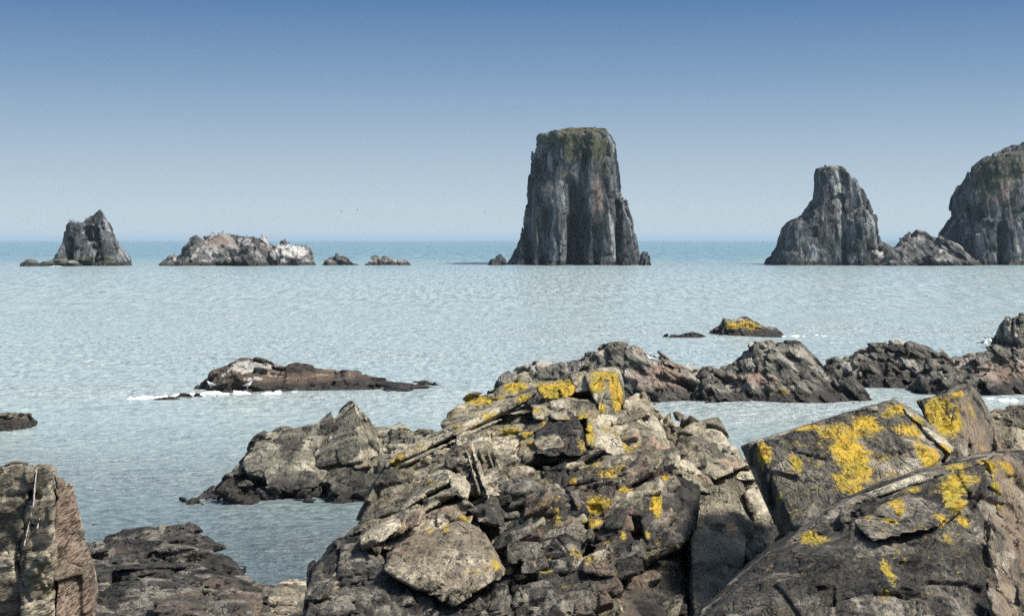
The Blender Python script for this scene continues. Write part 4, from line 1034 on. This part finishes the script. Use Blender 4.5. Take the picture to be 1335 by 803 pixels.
def fstg(u, fns=(), k=1.0, vert=1.9, strata=1.0):
    return (u, 30, AD, list(fns) + [('plane', (u * 36 * vert, u * 26, u * 18), u * 2.2 * k), ('chip', (u * 15 * vert, u * 9, u * 7), .5, u * 2.3 * k, .07 * k, u * .9), ('chip', (u * 7 * vert, u * 5, u * 4), .5, u * 1.7 * k, .09 * k, u * .5),
            ('plane', (u * 5 * vert, u * 5, u * 4), u * .4 * k)], 0, .5 * k)

UF = 0.46
def stack(name, label, rows, base_py, mat, seed, blobs, fns=(), base=(0, 0, 0), extra=None, depth_k=.85, k=1.0, vert=1.9, fr=BED_STACK, cat='sea stack', turf=None, u=UF):
    V, T, yc = pillar(rows, base_py, depth_k, seed)
    root = thing(name, label, cat, (float(V[:, 0].mean()), yc, 0))
    build(root, 'rock_mass', [(V, T)] + (extra or []), mat, fstg(u, fns, k, vert), fr, seed, blobs, base)
    return root, yc

YS = 500.0
b500 = lambda spec, d0=0, back=8: block(spec, lambda py: YS + 8 + d0, back, .1)
flush(U * 8)
r1, y1 = stack('sea_stack', 'tallest sea stack, a broad flat-topped tower with a dark cleft down its middle', [(346, 660, 834), (341, 664, 831), (330, 671, 830), (318, 677, 828), (306, 681, 826), (290, 684, 822), (275, 686, 817), (262, 688, 814), (258, 688, 810), (240, 690, 807), (225, 691, 806), (212, 692, 805), (200, 693, 804), (190, 697, 803), (182, 700, 798), (176, 702, 795)], 346, M_FAR, 401,
   [(0, 770, 195, 40, 22, .75), (0, 745, 180, 46, 9, .85), (0, 700, 235, 14, 10, .5), (0, 695, 290, 9, 30, .6), (0, 790, 225, 14, 16, .5), (1, 770, 205, 32, 20, .42), (1, 720, 233, 14, 8, .4), (1, 725, 336, 40, 8, .3), (2, 782, 255, 8, 46, .9), (2, 720, 225, 22, 8, .6), (2, 735, 290, 10, 30, .5)],
   [cleft(748, 280, 395, 8, 26, 500), cleft(746, 240, 395, 4, 12, 500), cleft(689, 230, 395, 5, 6, 500), cleft(714, 186, 262, 17, 7, 510), cleft(700, 270, 395, 6, 6, 510, .1), cleft(772, 290, 395, 4, 5, 510), cleft(800, 260, 395, 4, 5, 510), cleft(732, 200, 395, 4, 6, 510, .15)], (0, .1, .05),
   extra=[b500([(700, 182, 0), (703, 174, 3), (722, 171, 4), (745, 167, 8), (793, 166, 8), (795, 189, 6), (760, 192, -3), (715, 192, -3)], 6, 22)])
V, T = joinm([b500([(716, 177, 2), (722, 171, 4), (745, 167, 8), (790, 167, 8), (793, 172, 5), (740, 186, -1), (718, 184, -1)], 5.4, 20)])
build(r1, 'turf', [(V, T)], rock_mat('turf', (0.03, 0.035, 0.014), (0.075, 0.075, 0.032), (0.15, 0.12, 0.065), (0.12, 0.09, 0.05), .3, BED_LOW, band=1.0), (.3, 6, 0, [('plane', (5, 4, 2), .7), ('noise', (3, 3, 1.4), .6, 4)]), BED_LOW, 402, None, (0, .1, .1), 'thin turf on the sloping summit')
skerry('rock', 'small round dark rock beside the foot of the tallest sea stack, nearer the low islets', [(638, 346), (641, 336), (648, 331), (656, 331), (661, 336), (665, 340), (668, 346)], 346, 9, M_FAR, UF, BED_STACK, 411, k=.5)
skerry('rock', 'small pointed rock at the foot of the tallest sea stack, facing the headland', [(831, 346), (833, 335), (838, 324), (842, 322), (846, 330), (848, 346)], 346, 7, M_FAR, UF, BED_STACK, 412, k=.5)
r2, y2 = stack('sea_stack', 'slimmer sea stack with a narrow blunt top and a broad sloping foot, beside the headland', [(346, 1000, 1142), (338, 1006, 1140), (325, 1014, 1139), (312, 1019, 1139), (300, 1022, 1138), (292, 1028, 1137), (286, 1034, 1136), (279, 1046, 1134), (268, 1055, 1131), (258, 1060, 1128), (248, 1062, 1123), (236, 1063, 1115), (226, 1064, 1107), (219, 1066, 1101), (215, 1072, 1092)], 346, M_FAR, 421,
   [(2, 1090, 280, 30, 30, .45), (1, 1095, 280, 24, 16, .35), (1, 1110, 265, 10, 24, .25), (1, 1050, 325, 40, 14, .45), (0, 1085, 217, 24, 5, .6)], [cleft(1083, 280, 395, 3, 3, 508)], (0, .12, .1))
skerry('rock', 'low grey rock at the foot of the slimmer sea stack', [(1102, 346), (1108, 336), (1120, 326), (1132, 316), (1146, 314), (1158, 320), (1166, 330), (1172, 346)], 346, 16, M_FARLOW, UF, BED_SKERRY, 431, None, (0, .25, .1), k=.7)
skerry('rock', 'lumpy grey rocks between the slimmer sea stack and the headland', [(1132, 347), (1146, 335), (1160, 326), (1172, 322), (1176, 311), (1186, 302), (1195, 299), (1205, 302), (1214, 308), (1226, 307), (1240, 312), (1256, 320), (1268, 330), (1278, 347)], 346.5, 20, M_FARLOW, UF, BED_SKERRY, 432, [(1, 1195, 325, 60, 10, .35)], (0, .2, .1), k=.8)
r4, y4 = stack('headland', 'massive dark headland with an overhanging brow, cut off by the picture edge', [(346, 1222, 1540), (330, 1228, 1540), (318, 1230, 1540), (305, 1230, 1540), (295, 1236, 1535), (287, 1241, 1530), (285, 1247, 1525), (279, 1247, 1520), (274, 1245, 1515), (262, 1245, 1510), (253, 1247, 1505), (243, 1255, 1500), (233, 1262, 1490), (222, 1268, 1480), (213, 1275, 1470), (203, 1292, 1455), (196, 1306, 1440), (190, 1316, 1420)], 346, M_FAR, 441,
   [(0, 1300, 215, 50, 26, .8), (0, 1275, 240, 26, 22, .65), (0, 1262, 260, 14, 10, .5), (2, 1295, 245, 30, 26, .55), (1, 1255, 286, 20, 4, .4), (1, 1260, 335, 30, 8, .3)], [cleft(1332, 205, 395, 8, 14, 515), cleft(1316, 230, 395, 5, 9, 515, .1), cleft(1275, 290, 395, 5, 6, 510)], (0, .02, .1), depth_k=.5, cat='cliff')
r5, y5 = stack('sea_stack', 'small craggy stack with a slanted block on top and a long low foot', [(348, 62, 168), (341, 68, 166), (334, 74, 162), (326, 81, 157), (318, 85, 152), (310, 87, 147), (302, 88, 143), (296, 89, 140), (291, 91, 137), (289.5, 94, 133)], 347, M_FAR, 451,
   [(1, 120, 300, 30, 14, .4), (1, 115, 320, 30, 10, .45), (1, 100, 305, 12, 20, .3), (0, 100, 341, 60, 5, .6), (2, 128, 310, 14, 24, .4), (1, 130, 289, 16, 3, .6)], [cleft(133, 305, 395, 4, 4, 505, -.1)], (0, .14, .05), vert=1.3, k=.6,
   extra=[block([(106, 291, 0), (130, 273, 2), (134, 278, 2), (140, 291, 1), (139, 300, 0), (108, 300, -1)], lambda py: 478, 9, .1), block([(98, 300, 0), (112, 299, 0), (126, 330, -4), (122, 342, -5), (100, 340, -4)], lambda py: 474, 9), block([(116, 296, 0), (124, 296, 0), (134, 342, -3), (120, 342, -3)], lambda py: 474, 9)])
skerry('rock', 'long low rocky foot running out from the small craggy stack', [(24, 348), (28, 341), (34, 336), (44, 337), (52, 339), (60, 338), (70, 339), (82, 337), (100, 340), (112, 348)], 347.5, 12, M_FARLOW, UF, BED_LOW, 452, [(0, 50, 340, 40, 5, .5), (1, 60, 341, 30, 3, .3)], (0, .15, .1), k=.5)
skerry('island', 'long hump-backed rocky island streaked white with guano', [(205, 349), (212, 341), (222, 334), (232, 332), (240, 330), (246, 318), (252, 311), (262, 305), (274, 300), (288, 298), (300, 302), (306, 305), (318, 306), (328, 305), (334, 308), (343, 303), (350, 308), (358, 318), (364, 330), (372, 349)], 347, 34, M_FARLOW, UF, BED_SKERRY, 461,
       [(1, 320, 306, 40, 6, .55), (1, 280, 325, 60, 16, .28), (1, 340, 325, 20, 14, .4), (2, 300, 310, 40, 12, .5), (0, 290, 341, 80, 5, .45)], (0, .12, .15), k=.9)
skerry('rock', 'guano-white rock adjoining the end of the long hump-backed island', [(345, 347), (352, 330), (358, 320), (368, 316), (384, 316), (396, 318), (402, 324), (408, 332), (411, 347)], 346.3, 22, M_FARLOW, UF, BED_STACK, 462, [(1, 380, 322, 40, 10, 1.0), (1, 400, 330, 14, 14, .5)], (0, .25, 0), k=.7, steep=3.0)
skerry('rock', 'first of two low dark islets in a row, the one nearer the hump-backed island', [(422, 347), (424, 340), (430, 334), (438, 331), (442, 336), (448, 334), (454, 336), (460, 340), (470, 343), (474, 347)], 346, 12, M_FARLOW, UF * .8, BED_SKERRY, 471, None, (0, .05, .4), k=.6)
skerry('rock', 'second of two low dark islets in a row, the one nearer the tallest sea stack', [(472, 347), (477, 339), (484, 334), (490, 333), (496, 336), (502, 333), (508, 336), (514, 339), (522, 338), (530, 340), (538, 347)], 346, 12, M_FARLOW, UF * .8, BED_SKERRY, 472, None, (0, .05, .3), k=.6)
print('far', time.time() - T0)

# ------------------------------------------------------------------ surf
M_FOAM = plain_mat('foam', (0.86, 0.88, 0.88), .6, .06, 3.0)
def foam(name, label, x0, x1, y0, y1, dens, height, seed, cell=0.09, shape=None):
    """lumps of white water over the patch of sea seen between the given rows"""
    Ya, Yb = F * H / (y1 - HY), F * H / (y0 - HY)
    Xa, Xb = (x0 - HX) * (Ya + Yb) / 2 / F, (x1 - HX) * (Ya + Yb) / 2 / F
    nx, ny = int((Xb - Xa) / cell) + 2, int((Yb - Ya) / cell) + 2
    xs = np.linspace(Xa, Xb, nx); ys = np.linspace(Ya, Yb, ny)
    X, Y = np.meshgrid(xs, ys)
    P = np.stack([X.ravel(), Y.ravel(), np.zeros(X.size)], 1).astype(f4)
    e = np.minimum(1, np.minimum((P[:, 0] - Xa) / (Xb - Xa) * 5, (Xb - P[:, 0]) / (Xb - Xa) * 5)) * np.minimum(1, np.minimum((P[:, 1] - Ya) / (Yb - Ya) * 3, (Yb - P[:, 1]) / (Yb - Ya) * 3))
    n = fbm(P / np.array([1.1, .6, 1], f4), seed, 5, .72) * .95 + e * dens - .5
    if shape is not None: n += shape((P[:, 0] - Xa) / (Xb - Xa), (P[:, 1] - Ya) / (Yb - Ya))
    P[:, 2] = -0.12 + np.clip(n, -.1, 1) * height + .10 * height * fbm(P / .25, seed + 3, 2)
    i = np.arange(ny - 1)[:, None] * nx + np.arange(nx - 1)[None, :]
    Q = np.stack([i, i + 1, i + nx + 1, i + nx], 2).reshape(-1, 4)
    Q = Q[n[Q].mean(1) > -.02]
    used = np.unique(Q); mp = np.zeros(len(P), np.int64); mp[used] = np.arange(len(used))
    return tag(to_object(name, P[used], mp[Q], M_FOAM), label, 'foam', None, 'stuff')
foam('surf', 'white surf breaking around the end of the weedy skerry', 165, 345, 503, 523, .7, .2, 5, shape=lambda a, b: .25 - 3.4 * np.abs(b - (.12 + .62 * a)) / (.35 + .9 * a))
foam('surf', 'thin white wash along the foot of the weedy skerry', 330, 430, 510, 516, .7, .25, 6)
foam('surf', 'thin line of foam trailing from the yellow-topped rock', 1000, 1090, 437, 440, .8, .25, 7, .25)
foam('surf', 'small white surf at the foot of the small craggy stack', 74, 86, 346, 348, .9, .4, 8, .5)
foam('surf', 'white wash under the low brown skerry', 1270, 1340, 519, 524, .75, .22, 9)
foam('surf', 'white wash of water in the channel between skerries', 1130, 1190, 506, 512, .6, .15, 10)
rs2 = random.Random(4)
cs = [pt(1284, 449, 117), pt(1282, 452, 117), pt(1286, 446, 117), pt(1277, 452.5, 117), pt(1270, 453, 117), pt(1287, 450, 117)]
Vs = []
for c in cs:
    for _ in range(3):
        c2 = c + np.array([rs2.uniform(-.15, .15), rs2.uniform(-.3, .3), rs2.uniform(-.1, .1)])
        Vs.append(hull([c2 + .24 * np.array([rs2.uniform(-1, 1), rs2.uniform(-1, 1), rs2.uniform(-1, 1)]) for _ in range(14)]))
V, Q, _ = sculpt(*joinm(Vs), (.045, 5, 0, [('noise', (.3, .3, .3), .1, 3)]), BED_LOW, 77)
tag(to_object('sea_spray', V, Q, M_FOAM, None, (float(cs[0][0]), 117, 0)), 'burst of white spray over the small flat black rock', 'spray', None, 'stuff')

# ------------------------------------------------------------------ birds
M_WHITE = plain_mat('gull_white', (0.78, 0.78, 0.76), .7, .05, 30)
M_GREY = plain_mat('gull_grey', (0.30, 0.32, 0.34), .7, .1, 30)
M_BILL = plain_mat('gull_bill', (0.60, 0.36, 0.05), .5, .1, 30)
M_DARK = plain_mat('bird_dark', (0.030, 0.030, 0.032), .7, .2, 10)
def tube(path, radii, n=10, squash=1.0):
    path = [np.array(p, float) for p in path]; V = []; Qs = []
    for i, (p, r) in enumerate(zip(path, radii)):
        d = path[min(i + 1, len(path) - 1)] - path[max(i - 1, 0)]; d /= np.linalg.norm(d) + 1e-9
        a = np.cross(d, (0, 1, 0)); a /= np.linalg.norm(a) + 1e-9; b_ = np.cross(d, a)
        for k in range(n):
            t_ = 2 * math.pi * k / n; V.append(p + r * (math.cos(t_) * a + squash * math.sin(t_) * b_))
    for i in range(len(path) - 1):
        for k in range(n): Qs.append((i * n + k, i * n + (k + 1) % n, (i + 1) * n + (k + 1) % n, (i + 1) * n + k))
    return np.array(V, f4), np.array(Qs, np.uint32)
def gull(label, at_, s, face=-1, group=None):
    r = thing('gull', label, 'gull', tuple(at_), group)
    f_ = lambda L: [(face * x, y, z) for x, y, z in L]
    o0 = (0, 0, 0)
    def mk(nm, path, rad, m, sq=1.0):
        V, Q = tube(f_(path), rad, 10, sq); o = to_object(nm, V * s, Q, m, r, o0); return o
    mk('body', [(-.27, 0, .20), (-.20, 0, .215), (-.08, 0, .235), (.05, 0, .26), (.13, 0, .31), (.165, 0, .37), (.185, 0, .405), (.215, 0, .415), (.245, 0, .405)], [.004, .04, .082, .09, .07, .045, .045, .042, .008], M_WHITE, .95)
    mk('bill', [(.235, 0, .405), (.27, 0, .402), (.295, 0, .39)], [.014, .011, .002], M_BILL, .7)
    for sy in (-1, 1):
        mk('wing', [(.09, sy * .07, .29), (.0, sy * .088, .27), (-.14, sy * .07, .235), (-.27, sy * .03, .215), (-.36, sy * .012, .20)], [.012, .055, .05, .028, .003], M_GREY, .35)
        mk('leg', [(-.01, sy * .035, .17), (-.015, sy * .035, .09), (0, sy * .035, .0)], [.012, .009, .012], M_BILL)
    return r
gull('white gull standing on the pinkish hump of the long brown skerry', pt(850, 476.5, 73.0), 1.15, -1)
gull('white gull at the waterline at the tip of the weedy skerry, nearer the open sea', pt(275, 506, 79.5), .85, -1)
gull('white gull at the waterline of the weedy skerry under its white-topped crag', pt(323, 507, 79.0), .85, 1)
def perch_on(px, py_guess, Y0, Y1):
    dg = bpy.context.evaluated_depsgraph_get()
    return None
base_bird = None
def small_bird(label, loc, s, group):
    global base_bird
    if base_bird is None:
        V, Q = tube([(-.30, 0, .16), (-.12, 0, .24), (.04, 0, .36), (.10, 0, .52), (.12, 0, .62), (.18, 0, .66), (.28, 0, .64)], [.02, .10, .12, .06, .045, .05, .008], 8)
        base_bird = to_object('seabird', V, Q, M_DARK); o = base_bird
    else:
        o = base_bird.copy(); COL.objects.link(o)
    o.location = loc; o.scale = (s, s, s)
    return tag(o, label, 'bird', group)
bpy.context.view_layer.update()
def top_at(px, Y0, Y1):
    """highest stone along the line of sight column: the crest where a bird would perch"""
    best = None
    for Y in np.arange(Y0, Y1, .8):
        x = (px - HX) * Y / F
        hit, loc, nrm, idx, ob_, mtx = scene.ray_cast(bpy.context.evaluated_depsgraph_get(), Vector((x, float(Y), 80)), Vector((0, 0, -1)))
        if hit and loc.z > .5:
            py = HY - F * (loc.z - H) / Y
            if best is None or py < best[0]: best = (py, loc.copy())
    return best[1] if best else None
rb = random.Random(12)
ORD = 'first second third fourth fifth sixth seventh eighth'.split()
for lab, grp, xs_, a0, a1 in (
        ('%s of seven dark seabirds on the small craggy stack, counted from its low foot', 'seabirds on the small craggy stack', (91, 94, 97, 101, 104, 110, 113), 466, 500),
        ('%s of eight dark seabirds on the hump-backed island, counted from the small craggy stack', 'seabirds on the hump-backed island', (228, 278, 291, 310, 322, 330, 341, 347), 470, 512),
        ('%s of seven dark seabirds on the guano-white rock, counted from the hump-backed island', 'seabirds on the guano-white rock', (366, 371, 377, 386, 389, 394, 399), 474, 506)):
    for n, x in enumerate(xs_):
        p = top_at(x + rb.uniform(-.8, .8), a0, a1)
        if p is not None:
            small_bird(lab % ORD[n], p + Vector((0, 0, -.08)), rb.uniform(1.0, 1.4), grp).rotation_euler = (0, 0, rb.uniform(0, 6))
V = np.array([(0, .22, 0), (.05, 0, .03), (0, -.3, 0), (-.05, 0, .03), (.62, .06, .22), (.28, .12, .14), (.26, -.06, .12), (-.62, .06, .22), (-.28, .12, .14), (-.26, -.06, .12), (0, 0, -.06)], f4)
fl = [(0, 5, 1), (1, 5, 6), (5, 4, 6), (0, 3, 8), (3, 9, 8), (8, 9, 7), (0, 1, 3), (1, 2, 3), (0, 10, 1), (1, 10, 2), (2, 10, 3), (3, 10, 0), (1, 6, 2), (3, 2, 9)]
fb = None
for px, py, Y, lab in ((445, 276, 300, 'tiny dark bird flying above the low islets, nearer the hump-backed island'), (466, 274, 300, 'tiny dark bird flying above the low islets, nearer the tallest sea stack'),
                       (632, 277, 350, 'tiny dark bird flying high beside the tallest sea stack'), (640, 321, 330, 'tiny dark bird flying low above the small round dark rock'),
                       (995, 316, 360, 'tiny dark bird flying low beside the slimmer sea stack')):
    if fb is None:
        fb = to_object('flying_bird', V * 1.0, np.array(fl, np.uint32), M_DARK, smooth=False); o = fb
    else:
        o = fb.copy(); COL.objects.link(o)
    o.location = pt(px, py, Y); o.scale = (.6, .6, .6); o.rotation_euler = (0, .3, rb.uniform(0, 6))
    tag(o, lab, 'bird', 'birds in flight')
haze(HAZE)
print('done', time.time() - T0, sum(len(m.polygons) for m in bpy.data.meshes))
